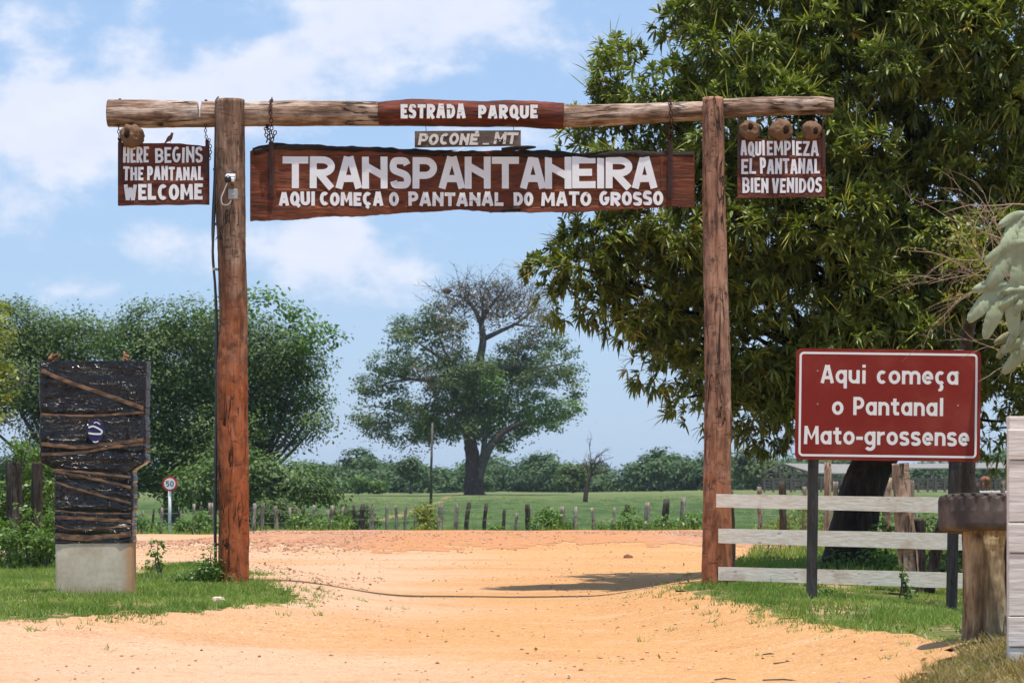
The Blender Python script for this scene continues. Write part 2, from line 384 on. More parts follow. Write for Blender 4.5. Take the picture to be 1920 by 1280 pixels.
col = s.mix(s.mr(s.noise(v, 3, 4), .35, .7), (.006, .006, .010), (.013, .010, .010))
n = s.bump(s.math('ADD', s.math('MULTIPLY', rid, 1.0), s.math('ADD', s.math('MULTIPLY', rid2, .5), s.math('MULTIPLY', rid3, .9))), 1.0, .016)
M['film'] = s.fin(col, .15, .5, n)
s = MN('brown_packing_tape'); v = s.coord((5, 5, 14)); a = s.noise(v, 1.3, 4, .6)
col = s.mix(s.mr(a, .4, .62), (.075, .04, .022), (.26, .135, .06)); M['tape'] = s.fin(col, .25, .5, s.bump(a, .3, .003))
s = MN('stained_concrete'); v = s.coord(); a = s.noise(v, 2.6, 6, .6); b = s.noise(v, 16, 5, .6)
sp = s.n('ShaderNodeSeparateXYZ'); s.l(v, sp.inputs[0])
col = s.mix(s.mr(s.math('ADD', s.math('MULTIPLY', a, .7), s.math('MULTIPLY', b, .3)), .35, .65), (.50, .40, .28), (.70, .60, .47))
st = s.math('ADD', sp.outputs[0], s.math('MULTIPLY', s.math('SUBTRACT', a, .5), .22)); col = s.mix(s.mr(st, .28, .44, 0, .85), col, (.48, .23, .09))
low = s.math('ADD', sp.outputs[2], s.math('MULTIPLY', s.math('SUBTRACT', b, .5), .2)); col = s.mix(s.mr(low, .18, .0, 0, .6), col, (.40, .26, .15))
M['concrete'] = s.fin(col, .9, .2, s.bump(b, .35, .005))

# ground materials
def m_ground():
    s = MN('soil_and_turf'); v = s.wcoord(); a = s.noise(v, .8, 6, .6); b = s.noise(v, 7, 5, .6)
    t = s.math('ADD', s.math('MULTIPLY', a, .6), s.math('MULTIPLY', b, .4))
    soil = s.mix(b, (.36, .21, .115), (.52, .34, .21)); turf = s.mix(b, (.075, .095, .025), (.16, .165, .05))
    col = s.mix(s.mr(t, .50, .58), turf, soil)
    return s.fin(col, .95, .1, s.bump(b, .8, .04))
M['ground'] = m_ground()
def m_road():
    s = MN('sandy_dirt'); v = s.wcoord()
    a = s.noise(s.wcoord((.16, .30, 1)), 1, 4, .55, .3); st = s.noise(s.wcoord((.5, 1.1, 1)), 1.1, 6, .62, .5); f = s.noise(v, 9, 6, .68); g = s.noise(v, 45, 4, .6)
    sp_ = s.n('ShaderNodeSeparateXYZ'); s.l(v, sp_.inputs[0])
    lf = s.mr(s.math('ADD', sp_.outputs[0], s.math('MULTIPLY', s.math('SUBTRACT', a, .5), 5)), -2.6, .6)
    col = s.mix(lf, (.58, .365, .225), (.56, .30, .125))
    col = s.mix(s.mr(a, .45, .62, 0, .5), col, (.53, .265, .10))
    col = s.mix(s.mr(st, .54, .70, 0, .45), col, (.46, .20, .08)); col = s.mix(s.mr(st, .44, .32, 0, .35), col, (.64, .42, .27))
    col = s.mix(s.mr(f, .50, .74, 0, .50), col, (.38, .19, .09)); col = s.mix(s.mr(f, .46, .28, 0, .5), col, (.67, .45, .30))
    sk = s.noise(s.wcoord((1.0, 5.5, 1)), 2.2, 5, .7, .4); col = s.mix(s.mr(sk, .615, .67, 0, .55), col, (.36, .15, .06))
    fg = s.noise(v, 22, 5, .75); col = s.mix(s.mr(fg, .54, .70, 0, .5), col, (.34, .17, .09)); col = s.mix(s.mr(fg, .44, .32, 0, .5), col, (.72, .52, .36))
    sp = s.mr(s.noise(v, 36, 3, .55), .64, .67, 0, .85); col = s.mix(sp, col, (.15, .065, .04))
    col = s.mix(s.mr(s.noise(v, 29, 2, .5), .68, .71, 0, .8), col, (.75, .64, .54))
    hh = s.math('ADD', s.math('MULTIPLY', st, .6), s.math('ADD', f, s.math('MULTIPLY', g, .3)))
    return s.fin(col, .97, .08, s.bump(hh, .8, .05))
M['road'] = m_road()
s = MN('pink_gravel'); v = s.wcoord(); f = s.noise(v, 5, 6, .7); col = s.mix(s.mr(f, .35, .65), (.38, .17, .09), (.54, .30, .17))
gx_ = s.n('ShaderNodeSeparateXYZ'); s.l(v, gx_.inputs[0]); ax_ = s.math('ABSOLUTE', s.math('ADD', gx_.outputs[0], s.math('MULTIPLY', s.math('SUBTRACT', f, .5), 5)))
col = s.mix(s.mr(ax_, 4.2, 2.2, 0, .85), col, s.mix(f, (.42, .17, .07), (.58, .29, .13))); M['bank'] = s.fin(col, .95, .1, s.bump(f, 1, .06))
s = MN('pink_stones'); at = s.n('ShaderNodeAttribute', attribute_name='tint'); M['stones'] = s.fin(s.ramp(at.outputs['Fac'], [(0, (.18, .07, .045)), (.5, (.44, .22, .13)), (1, (.64, .48, .38))]), .9, .2)
s = MN('pasture_turf'); v = s.wcoord((.05, .05, .05)); a = s.noise(v, 1, 6, .6); b = s.noise(s.wcoord((.5, .12, 1)), 1, 6, .65)
sp = s.n('ShaderNodeSeparateXYZ'); s.l(s.wcoord(), sp.inputs[0])
far = s.mr(s.math('ADD', sp.outputs[1], s.math('MULTIPLY', s.math('SUBTRACT', b, .5), 90)), 170, 290)
col = s.mix(s.mr(b, .35, .65), (.035, .070, .016), (.075, .115, .030)); col = s.mix(s.math('MULTIPLY', far, .8), col, s.mix(b, (.12, .15, .05), (.20, .215, .09)))
col = s.mix(s.mr(s.noise(s.wcoord((1.2, .35, 1)), 1, 4), .56, .66, 0, .55), col, (.20, .21, .09)); M['pasture'] = s.fin(col, .95, .1, s.bump(b, .4, .1))

M['mango'] = m_leaf('mango_leaves', (.018, .040, .010), (.29, .33, .060), (.45, .27, .05), .42, .18, .45)
M['mango_stalk'] = m_leaf('mango_flower_stalks', (.30, .31, .07), (.48, .42, .12), None, .6, .2, .2)
M['dkgreen'] = m_leaf('dark_tree_leaves', (.050, .088, .025), (.155, .22, .06), (.21, .28, .07), .55, .2, .3)
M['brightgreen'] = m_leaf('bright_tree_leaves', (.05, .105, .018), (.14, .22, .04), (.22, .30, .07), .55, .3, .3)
M['midgreen'] = m_leaf('mid_tree_leaves', (.045, .075, .025), (.14, .185, .06), (.22, .24, .10), .6, .25, .25)
M['brownleaf'] = m_leaf('sparse_brown_leaves', (.10, .075, .045), (.21, .155, .095), (.16, .17, .07), .7, .2, .2)
M['vine'] = m_leaf('vine_leaves', (.06, .12, .02), (.17, .25, .05), (.36, .36, .10), .45, .32, .4)
M['yellowleaf'] = m_leaf('yellow_green_leaves', (.12, .15, .025), (.30, .29, .045), (.42, .20, .07), .5, .3, .35)
M['grass'] = m_leaf('grass_blades', (.10, .17, .03), (.27, .33, .08), (.48, .42, .22), .6, .3, .25)
M['drygrass'] = m_leaf('dry_grass_blades', (.16, .10, .045), (.34, .25, .11), (.16, .19, .05), .7, .25, .2)
M['wood_far'] = m_leaf('far_wood_leaves', (.045, .085, .04), (.12, .18, .075), (.19, .25, .10), .7, .15, .15)
M['twig'] = m_plain('bare_twigs', (.32, .22, .155), .8, .2, .25)
M['fartwig'] = m_plain('dark_bare_branches', (.085, .065, .05), .9, .1, .25)
M['mango_fruit'] = m_plain('green_mango_skin', (.16, .22, .04), .4, .4, .15)
s = MN('silvery_leaf_underside'); at = s.n('ShaderNodeAttribute', attribute_name='tint'); v = s.coord(); a = s.noise(v, 14, 4)
col = s.mix(at.outputs['Fac'], s.mix(a, (.28, .34, .19), (.46, .50, .34)), (.26, .17, .07)); s.fin(col, .6, .25, s.bump(a, .4, .006))
tr = s.n('ShaderNodeBsdfTranslucent'); s.l(col, tr.inputs[0]); ms = s.n('ShaderNodeMixShader'); ms.inputs[0].default_value = .25; s.l(s.p.outputs[0], ms.inputs[1]); s.l(tr.outputs[0], ms.inputs[2]); s.l(ms.outputs[0], s.out.inputs[0]); M['silver'] = s.m
M['roofsheet'] = m_plain('grey_roof_sheets', (.22, .20, .18), .7, .3, .3, 1.5, .1)
M['farwood'] = m_plain('grey_shed_timber', (.12, .10, .085), .85, .2, .35, 2)
M['blockwhite'] = m_plain('pale_painted_block', (.6, .6, .58), .8, .2, .1)
M['hide_brown'] = m_plain('brown_cattle_hide', (.28, .10, .05), .8, .2, .2)

# ------------------------------------------------------------------ terrain
def Hh(x, y):
    x = np.asarray(x, float); y = np.asarray(y, float)
    z = .035*(fbm(x*.35, y*.35, 0, 3)-.5)*sst(8, 12, y) + .012*(fbm(x*2.3, y*2.3, 0, 9)-.5)
    z = z + .03*sst(-2, -4, x)*sst(20, 26, y)*sst(42, 36, y) - .14*sst(3.4, 5.2, x)*sst(31, 27, y)*sst(21, 25, y)
    z = z + .12*sst(2.9, 3.6, x)*sst(19.5, 17.5, y)                                  # mound at the near right corner
    a = np.interp(y, [0, 18, 20, 22, 23.4, 25, 28, 30, 34, 40, 48, 60], [-40, -13, -8.3, -5.2, -3.1, -2.6, -2.5, -2.8, -3.4, -5, -8, -12])
    b = np.interp(y, [0, 15, 17, 18, 20, 21.4, 25.4, 28, 30, 34, 40, 48, 60], [2.6, 2.7, 3.2, 3.5, 3.3, 2.85, 2.5, 2.05, 2.3, 3.2, 4.6, 6.5, 10])
    wd = np.interp(y, [20, 25], [5, 1.7]); road = sst(0, 1, (x-a)/wd)*sst(0, 1, (b-x)/1.6)
    z = z - .20*road*sst(54, 49, y) + .006*np.sin(x*2.2+.35*y)*road
    c = np.clip(1-np.abs(y-56.5)/6.0, 0, 1); c = c*c*(3-2*c)
    amp = .06+.035*np.sin(x*.8)+.02*np.sin(x*2.1+1)
    amp = amp-(.14)*sst(-6.2, -8.2, x)
    z = z + c*amp - .1*sst(-6.2, -8.2, x)*sst(56, 60, y)
    z = z - .52*sst(64, 72, y) + .55*sst(150, 285, y)
    z = z + sst(110, 280, y)*.30*sst(.02, .10, x/np.maximum(y, 1))
    return z
def H(x, y): return float(Hh(x, y))

def sheet(name, xs, ys, mat, off=0.0, keep=None, kind='structure', lbl=None):
    X, Y = np.meshgrid(xs, ys); Z = Hh(X, Y)+off
    V = np.stack((X, Y, Z), -1).reshape(-1, 3); nx, ny = len(xs), len(ys)
    i = (np.arange(ny-1)[:, None]*nx+np.arange(nx-1)[None, :]).ravel()
    Fc = np.stack((i, i+1, i+1+nx, i+nx), 1)
    if keep is not None:
        cx = V[Fc].mean(1); Fc = Fc[keep(cx[:, 0], cx[:, 1])]
        u, inv = np.unique(Fc.ravel(), return_inverse=True); V = V[u]; Fc = inv.reshape(-1, 4)
    o = mk(name, V, Fc, mat, smooth=True); tag(o, lbl, None, None, kind); return o
def inpoly(px, py, poly):
    px = np.asarray(px, float); py = np.asarray(py, float); r = np.zeros(px.shape, bool); n = len(poly)
    for i in range(n):
        x1, y1 = poly[i]; x2, y2 = poly[(i+1) % n]
        if y1 == y2: continue
        c = ((y1 > py) != (y2 > py)) & (px < (x2-x1)*(py-y1)/(y2-y1)+x1); r ^= c
    return r
LEFTG = [G(*p) for p in [(-700,1185),(0,1165),(100,1160),(250,1151),(380,1149),(450,1134),(545,1128),(552,1112),(480,1092),(430,1070),(360,1055),(280,1070),(250,1085),(90,1050),(0,1040),(-300,1030)]]
RIGHTG = [G(*p) for p in [(1275,1108),(1400,1130),(1470,1150),(1560,1172),(1700,1190),(1800,1207),(1850,1222),(2500,1240),(2600,1040),(1800,1020),(1560,1030),(1400,1066),(1370,1090),(1300,1096)]]
MOUND = [G(*p) for p in [(1680,1300),(1740,1250),(1800,1225),(1850,1212),(1930,1215),(2300,1290),(2200,1420),(1560,1400)]]
def grassy(x, y, e=0.0):
    jx = x+(fbm(x*1.6, y*.8, 0, 31)-.5)*.7; jy = y+(fbm(x*1.1, y*.8, 0, 37)-.5)*1.6
    return inpoly(jx, jy, LEFTG) | inpoly(jx, jy, RIGHTG)
def roadkeep(x, y):
    m = ~(inpoly(x, y, LEFTG) | inpoly(x, y, RIGHTG) | inpoly(x, y, MOUND))
    return m & ~((y > 30) & (x > 2.7+(y-30)*.22) & (y < 64)) & ~((x < -7.6-(y-24)*.12) & (y > 28) & (y < 40))

xs = np.concatenate((-np.geomspace(2500, 40, 22), np.arange(-34, -9.9, .5), np.arange(-9.8, 9.9, .2), np.arange(10, 34.1, .5), np.geomspace(40, 2500, 22)))
ys = np.concatenate((np.array([-1500, -500, -150, -40, -10]), np.arange(2, 14, .5), np.arange(14, 60, .2), np.arange(60, 70, .5), np.geomspace(70, 3500, 60)))
sheet('ground', xs, ys, M['ground'], -.03)
sheet('dirt_road', np.arange(-24, 24.01, .16), np.arange(4, 68.1, .2), M['road'], 0.0, roadkeep)
sheet('gravel_bank', np.arange(-14.5, 16.01, .15), np.arange(49, 66, .2), M['bank'], .006, lambda x, y: (y > 49.6+.7*np.sin(x*.7)+3.6*fbm(x*2.6, y*1.3, 0, 5, 4)) & (y < np.where(x > -6.5, 65, 58.5)))
sheet('pasture', np.concatenate((-np.geomspace(900, 60, 20), np.arange(-55, 55.1, 2.5), np.geomspace(60, 900, 20))), np.concatenate((np.arange(69.5, 110, 1.5), np.geomspace(110, 900, 50))), M['pasture'], .0)

# ------------------------------------------------------------------ foliage tools
def leaves_mesh(C, Dn, L, Wd, droop, tint, nrm=None):
    """narrow two-segment leaves: C base points, Dn unit directions, L lengths, Wd widths"""
    n = len(C); up = np.array((0, 0, 1.))
    side = np.cross(Dn, up)+rng.normal(0, .35, (n, 3)); side -= (side*Dn).sum(1)[:, None]*Dn; side /= np.linalg.norm(side, axis=1)[:, None]+1e-9
    L = L[:, None]; Wd = Wd[:, None]; dr = np.array((0, 0, -1.))*droop[:, None]
    a = C; m1 = C+Dn*L*.38+dr*L*.10; m2 = C+Dn*L*.72+dr*L*.38; t = C+Dn*L*.95+dr*L*.78
    V = np.stack((a, m1-side*Wd*.5, m1+side*Wd*.5, m2-side*Wd*.38, m2+side*Wd*.38, t), 1).reshape(-1, 3)
    b = (np.arange(n)*6)[:, None]
    T = np.array([[0,2,1],[1,2,4],[1,4,3],[3,4,5]])
    Fc = (b[:, :, None]+T[None]).reshape(-1, 3)
    return V, Fc, np.repeat(tint, 6)
def diamonds(C, size, tint, nrm=None, asp=.55):
    n = len(C); a = rng.normal(0, 1, (n, 3))
    if nrm is not None: a = np.cross(nrm+rng.normal(0, .45, (n, 3)), a)
    a /= np.linalg.norm(a, axis=1)[:, None]+1e-9
    b = rng.normal(0, 1, (n, 3)); b = np.cross(a, b if nrm is None else nrm+rng.normal(0, .5, (n, 3))); b /= np.linalg.norm(b, axis=1)[:, None]+1e-9
    s = size[:, None]
    V = np.stack((C-a*s*.5, C-b*s*asp*.5+a*s*.08, C+a*s*.5, C+b*s*asp*.5+a*s*.08), 1).reshape(-1, 3)
    i = (np.arange(n)*4)[:, None]+np.arange(4)[None]
    return V, i, np.repeat(tint, 4)
def rand_dirs(n):
    d = rng.normal(0, 1, (n, 3)); return d/np.linalg.norm(d, axis=1)[:, None]
def blob_clumps(blobs, spacing, inner=.15, flat=.85):
    """blobs: (x,y,z,r) -> clump centres on their shells, outward normals; points buried in other blobs are thinned"""
    B = np.array([b[:4] for b in blobs]); C, N = [], []
    for (x, y, z, r) in B:
        n = max(6, int(4*pi*r*r/spacing**2)); d = rand_dirs(n)
        rr = r*(.88+.26*rng.random(n)); inn = rng.random(n) < inner; rr[inn] *= rng.random(inn.sum())*.8+.1
        p = np.array((x, y, z))+d*rr[:, None]*np.array((1, 1, flat)); C.append(p); N.append(d)
    C = np.concatenate(C); N = np.concatenate(N)
    keep = np.ones(len(C), bool)
    dep = np.zeros(len(C))
    for (x, y, z, r) in B:
        q = np.linalg.norm((C-np.array((x, y, z)))/np.array((1, 1, flat)), axis=1)/r; dep = np.maximum(dep, 1-q)
    keep = (dep < .25) | (rng.random(len(C)) < .35)
    return C[keep], N[keep]
def foliage(name, blobs, mat, parent, spacing, per, spread, size, inner=.15, gap=.0, tb=0.0, flat=.85, seed=1, asp=.55, tv=.30):
    C, N = blob_clumps(blobs, spacing, inner, flat)
    if gap > 0:
        g = fbm(C[:, 0]/(spacing*2.2), C[:, 1]/(spacing*2.2), C[:, 2]/(spacing*2.2), seed, 2); k = g > gap; C, N = C[k], N[k]
    n = len(C); c = np.repeat(C, per, 0); nn = np.repeat(N, per, 0); m = len(c)
    off = rng.normal(0, 1, (m, 3))*np.array((1, 1, .55))*spread; c = c+off
    ct = np.repeat(rng.random(n), per)
    t = np.clip(tb+.35+tv*(rng.random(m)-.5)+.25*(ct-.5)+.12*off[:, 2]/spread, 0, 1)
    V, Fc, T = diamonds(c, size*(.6+.8*rng.random(m)), t, nn+np.array((0, 0, .8)), asp)
    return mk(name, V, Fc, mat, parent, tint=T)
def limbs(name, segs, mat, parent, n=7):
    mb = MB()
    for pts, r0, r1 in segs:
        sp_ = spline(pts, max(5, len(pts)*4)); rad = np.linspace(r0, r1, len(sp_))
        mb.tube(sp_, rad, n, True, lambda u, a, k=random.random()*9: 1+.10*(vn(u*9+k, np.cos(a)*1.5, np.sin(a)*1.5, 4)-.5)*2)
    return mb.build(name, mat, parent, True)

# ------------------------------------------------------------------ glyphs
def arc(cx, cy, rx, ry, a0, a1, n=14):
    return [(cx+rx*cos(R(a)), cy+ry*sin(R(a))) for a in np.linspace(a0, a1, n)]
def glyph(c, W, Hg, t):
    h = t/2; x0, x1, xm = h, W-h, W/2; T_, B_ = Hg-h, h; m = Hg*.5
    L = lambda *p: list(p)
    if c == 'A': return [L((h*.95, 0), (xm-h*.35, Hg)), L((W-h*.95, 0), (xm+h*.35, Hg)), L((W*.27, Hg*.31), (W*.73, Hg*.31))]
    if c == 'B': return [L((x0, 0), (x0, Hg)), L((x0, T_), (xm, T_))+arc(xm, (T_+m)/2, x1-xm-h*.1, (T_-m)/2, 90, -90)+[(x0, m)], L((x0, m), (xm, m))+arc(xm, (m+B_)/2, x1-xm, (m-B_)/2, 90, -90)+[(x0, B_)]]
    if c in 'CÇ':
        r = [arc(xm+h*.3, m, x1-xm, m-h, 50, 310, 26)]
        if c == 'Ç': r.append(L((xm+h*.6, 0), (xm-h*.4, -Hg*.17)))
        return r
    if c == 'D': return [L((x0, 0), (x0, Hg)), L((x0, T_), (W*.4, T_))+arc(W*.4, m, x1-W*.4, m-h, 90, -90, 20)+[(x0, B_)]]
    if c in 'EÉ':
        r = [L((x0, 0), (x0, Hg)), L((x0, T_), (W, T_)), L((x0, m), (W*.85, m)), L((x0, B_), (W, B_))]
        if c == 'É': r.append(L((W*.5, Hg*1.05), (W*.85, Hg*1.2)))
        return r
    if c == 'G': return [arc(xm, m, x1-xm, m-h, 55, 360, 28), L((W*.52, m-h*.2), (W, m-h*.2))]
    if c == 'H': return [L((x0, 0), (x0, Hg)), L((x1, 0), (x1, Hg)), L((x0, m), (x1, m))]
    if c == 'I': return [L((xm, 0), (xm, Hg))]
    if c == 'L': return [L((x0, 0), (x0, Hg)), L((x0, B_), (W, B_))]
    if c == 'M': return [L((x0, 0), (x0+W*.04, Hg)), L((x1, 0), (x1-W*.04, Hg)), L((x0+h*.2, Hg*.97), (xm, Hg*.32), (x1-h*.2, Hg*.97))]
    if c == 'N': return [L((x0, 0), (x0, Hg)), L((x1, 0), (x1, Hg)), L((x0, Hg*(.72 if Hg > .3 else .84)), (x1, Hg*(.38 if Hg > .3 else .22)))]
    if c == 'O': return [arc(xm, m, x1-xm, m-h, 90, 450, 30)]
    if c == 'Q': return [arc(xm, m, x1-xm, m-h, 90, 450, 30), L((xm, Hg*.28), (W*1.02, -Hg*.06))]
    if c == 'P': return [L((x0, 0), (x0, Hg)), L((x0, T_), (W*.5, T_))+arc(W*.5, (T_+Hg*.42)/2, x1-W*.5, (T_-Hg*.42)/2, 90, -90)+[(x0, Hg*.42)]]
    if c == 'R': return [L((x0, 0), (x0, Hg)), L((x0, T_), (W*.5, T_))+arc(W*.5, (T_+Hg*.48)/2, x1-W*.5, (T_-Hg*.48)/2, 90, -90)+[(x0, Hg*.48)], L((W*.38, Hg*.46), (W-h*.9, 0))]
    if c == 'S':
        p = spline([(x1-h*.1, Hg*.76), (W*.72, T_-.02*Hg), (xm, T_), (x0+h*.5, Hg*.87), (x0, Hg*.71), (W*.25, Hg*.575), (W*.72, Hg*.44), (x1, Hg*.28), (x1-h*.5, Hg*.13), (xm, B_), (W*.25, B_+.02*Hg), (x0+h*.1, Hg*.24)], 40)
        return [[tuple(q) for q in p]]
    if c == 'T': return [L((xm, 0), (xm, Hg)), L((0, T_), (W, T_))]
    if c == 'U': return [L((x0, Hg))+arc(xm, xm, xm-h, xm-h, 180, 360, 16)+[(x1, Hg)]]
    if c == 'V': return [L((x0, Hg), (xm-h*.3, 0)), L((x1, Hg), (xm+h*.3, 0))]
    if c == 'W': return [L((x0, Hg), (W*.3, 0)), L((xm, Hg*.8), (W*.3, 0)), L((xm, Hg*.8), (W*.7, 0)), L((x1, Hg), (W*.7, 0))]
    if c == 'Z': return [L((0, T_), (W, T_)), L((x1-h*.2, Hg-t), (x0+h*.2, t)), L((0, B_), (W, B_))]
    if c == '_': return [L((0, B_), (W, B_))]
    # lower case of the road sign; Hg is the cap height
    xh = Hg*.74; xT = xh-h; c2 = xh/2
    if c == 'a': return [L((x1, 0), (x1, xh)), arc(xm, c2, x1-xm, c2-h, 0, 360, 26)]
    if c in 'cç':
        r = [arc(xm+h*.2, c2, x1-xm, c2-h, 48, 312, 22)]
        if c == 'ç': r.append(arc(xm, -h*1.6, h*1.1, h*1.5, 80, -130, 9))
        return r
    if c == 'e': return [[(x0+h*.4, c2-h*.1), (x1, c2-h*.1)]+arc(xm, c2, x1-xm, c2-h, 8, 318, 26)]
    if c == 'g': return [arc(xm, c2, x1-xm, c2-h, 0, 360, 26), [(x1, xh), (x1, -Hg*.02)]+arc(xm, -Hg*.04, x1-xm, Hg*.20, 0, -150, 14)]
    if c == 'q': return [arc(xm, c2, x1-xm, c2-h, 0, 360, 26), L((x1, xh), (x1, -Hg*.28))]
    if c == 'i': return [L((xm, 0), (xm, xh)), L((xm, Hg*.88), (xm, Hg*1.04))]
    if c == 'l': return [L((xm, 0), (xm, Hg))]
    if c == 'n': return [L((x0, 0), (x0, xh)), arc(xm, xh-(xm-h)-h, xm-h, xm-h, 170, 0, 12)+[(x1, 0)]]
    if c == 'm':
        q = (W-t)/4; r = [L((x0, 0), (x0, xh))]
        for k in (0, 1): r.append(arc(x0+q+2*q*k, xh-q-h, q, q, 170, 0, 12)+[(x0+2*q*(k+1), 0)])
        return r
    if c == 'o': return [arc(xm, c2, x1-xm, c2-h, 0, 360, 26)]
    if c == 'r': return [L((x0, 0), (x0, xh)), arc(W, xh-W*.62-h*.2, W-x0, W*.62-h*.8, 175, 92, 10)]
    if c == 's': return [[(a, b*xh/Hg) for a, b in glyph('S', W, Hg, t*1.0)[0]]]
    if c == 't': return [L((W*.45, Hg*.93), (W*.45, Hg*.20), (W*.55, h*1.15), (W*.95, h*1.05)), L((0, xT), (W*.95, xT))]
    if c == 'u': return [L((x1, 0), (x1, xh)), [(x0, xh)]+arc(xm, xm, xm-h, xm-h, 180, 350, 12)]
    if c == '-': return [L((0, Hg*.36), (W, Hg*.36))]
    if c == '5': return [[(x1, T_), (x0+h*.2, T_), (x0, Hg*.52), (xm, Hg*.60)]+arc(xm, Hg*.31, x1-xm, Hg*.29-h*.3, 80, -140, 14)]
    if c == '0': return [arc(xm, m, x1-xm, m-h, 90, 450, 26)]
    return []
RELW = dict(I=.42, M=1.25, W=1.3, T=.95, E=.82, L=.8, S=.88, _=.7, P=.9, O=1.0, G=1.0, A=1.08, i=.42, l=.42, m=1.5, r=.66, t=.72, s=.82, c=.85, e=.9, a=.92, n=.9, o=.95, u=.9, g=.92, q=.92)
RELW.update({'ç': .85, '-': .55, ' ': .55, 'Z': .9, 'É': .82})
def ribbon(pts, t, y0, y1, wob=0.0):
    """closed slab strip along a 2D polyline in the x-z plane, front at y1 (smaller), back at y0"""
    p = np.array(pts, float); keep = [0]
    for i in range(1, len(p)):
        if np.hypot(*(p[i]-p[keep[-1]])) > 1e-5: keep.append(i)
    p = p[keep]; n = len(p); closed = np.hypot(*(p[0]-p[-1])) < 1e-4 and n > 4
    d = np.diff(p, axis=0); d /= np.linalg.norm(d, axis=1)[:, None]
    nr = np.stack((-d[:, 1], d[:, 0]), 1); N = np.zeros((n, 2))
    for i in range(n):
        if i == 0: q = nr[0]+nr[-1] if closed else nr[0]*2
        elif i == n-1: q = nr[0]+nr[-1] if closed else nr[-1]*2
        else: q = nr[i-1]+nr[i]
        q = q/2; l = max(np.dot(q, q), .45); N[i] = q/l
    hw = t/2*(1+wob*(rng.random(n)-.5)) if not closed else np.full(n, t/2)
    A = p+N*hw[:, None]; Bp = p-N*hw[:, None]
    V = []
    for i in range(n): V += [(A[i, 0], y1, A[i, 1]), (Bp[i, 0], y1, Bp[i, 1]), (A[i, 0], y0, A[i, 1]), (Bp[i, 0], y0, Bp[i, 1])]
    Fc = []
    for i in range(n-1):
        a, b = 4*i, 4*i+4
        Fc += [(a, a+1, b+1, b), (a, b, b+2, a+2), (a+1, a+3, b+3, b+1)]
    if not closed: Fc += [(0, 2, 3, 1), (4*n-4, 4*n-3, 4*n-1, 4*n-2)]
    return V, Fc
def letter_mesh(mb, c, x, z, W, Hg, t, y, th, slant=0, rot=0, wob=.0, xf=None, eps=.0007):
    for k, st in enumerate(glyph(c, W, Hg, t)):
        V, Fc = ribbon(st, t, y+.004, y-th-k*eps, wob); V = np.array(V)
        V[:, 0] += slant*V[:, 2]
        if rot:
            cx, cz = W/2, Hg/2; a, b = V[:, 0]-cx, V[:, 2]-cz; V[:, 0] = cx+a*cos(rot)-b*sin(rot); V[:, 2] = cz+a*sin(rot)+b*cos(rot)
        V[:, 0] += x; V[:, 2] += z
        if xf is not None: V = xf(V)
        mb.add(V, Fc)
def row_boxes(text, x0, x1, gap=.16):
    ws = [RELW.get(c, 1.0) for c in text]; tot = sum(ws)+gap*(len(text)-1); u = (x1-x0)/tot; x = x0; out = []
    for c, q in zip(text, ws):
        if c != ' ': out.append((c, x, x+q*u))
        x += (q+gap)*u
    return out
def carve(parent, boxes, z0, z1, t, y, th, mat, xf=None, jit=.02, slant=0, wob=.12, surf=None):
    """one object per carved letter; z0 bottom, z1 top"""
    for c, a, b in boxes:
        hh = (z1-z0)*(1+jit*(random.random()-.5)*2); mb = MB(); yy = y if surf is None else surf((a+b)/2)
        letter_mesh(mb, c, a, z0+(random.random()-.5)*jit*(z1-z0), b-a, hh, t, yy, th, slant, (random.random()-.5)*jit*1.2, wob, xf)
        mb.build('letter', mat, parent)

# ------------------------------------------------------------------ log gateway
GY = 30.0
def pz(py, D=GY): return EYE-(py-HZ)*D/F
def px_(px, D=GY): return (px-960)*D/F
gate = thing('log_gateway', 'tall gateway of rough hewn brown logs spanning the dirt road', 'gateway', (px_(890), GY, 0))
def log_geo(path, rad, n, m, amp, seed, facet=0.0):
    p = spline(path, m); r = np.interp(np.linspace(0, 1, m), np.linspace(0, 1, len(rad)), rad)
    def d(u, a):
        L = np.linalg.norm(np.diff(p, axis=0), axis=1).sum()
        q = 1+amp*(fbm(u*L*1.3, np.cos(a)*1.3+3, np.sin(a)*1.3, seed)-.5)*2
        q = q+amp*.5*(fbm(u*L*5, np.cos(a)*3+3, np.sin(a)*3, seed+5)-.5)*2
        ck = np.abs(fbm(u*L*.6, np.cos(a)*2.6+9, np.sin(a)*2.6, seed+8, 2)-.5); q = q-.07*np.clip(1-ck/.02, 0, 1)*facet
        dent = fbm(u*L*4.0, np.cos(a)*2.6, np.sin(a)*2.6+5, seed+11, 2); q = q-.07*facet*np.clip((dent-.60)/.1, 0, 1)+.03*facet*np.clip((.38-dent)/.1, 0, 1)
        return q
    return tube(p, r, n, True, d)
# posts
V, Fc = log_geo([(px_(437), GY-.05, -.25), (px_(439), GY-.05, .6), (px_(438), GY-.05, 1.6), (px_(436), GY-.05, 2.6), (px_(438), GY-.05, 3.3), (px_(434), GY-.05, 4.6), (px_(432), GY-.05, pz(189))], [.2, .188, .196, .19, .175, .183, .186], 40, 200, .055, 11, .9)
mk('post', V, Fc, M['post'], gate, True)
V, Fc = log_geo([(px_(1344), GY-.05, -.25), (px_(1344), GY-.05, 1.0), (px_(1345), GY-.05, 2.4), (px_(1343), GY-.05, 3.4), (px_(1338), GY-.05, 4.7), (px_(1336), GY-.05, pz(185))], [.20, .178, .168, .155, .145, .13], 40, 200, .045, 23, .9)
mk('post', V, Fc, M['post2'], gate, True)
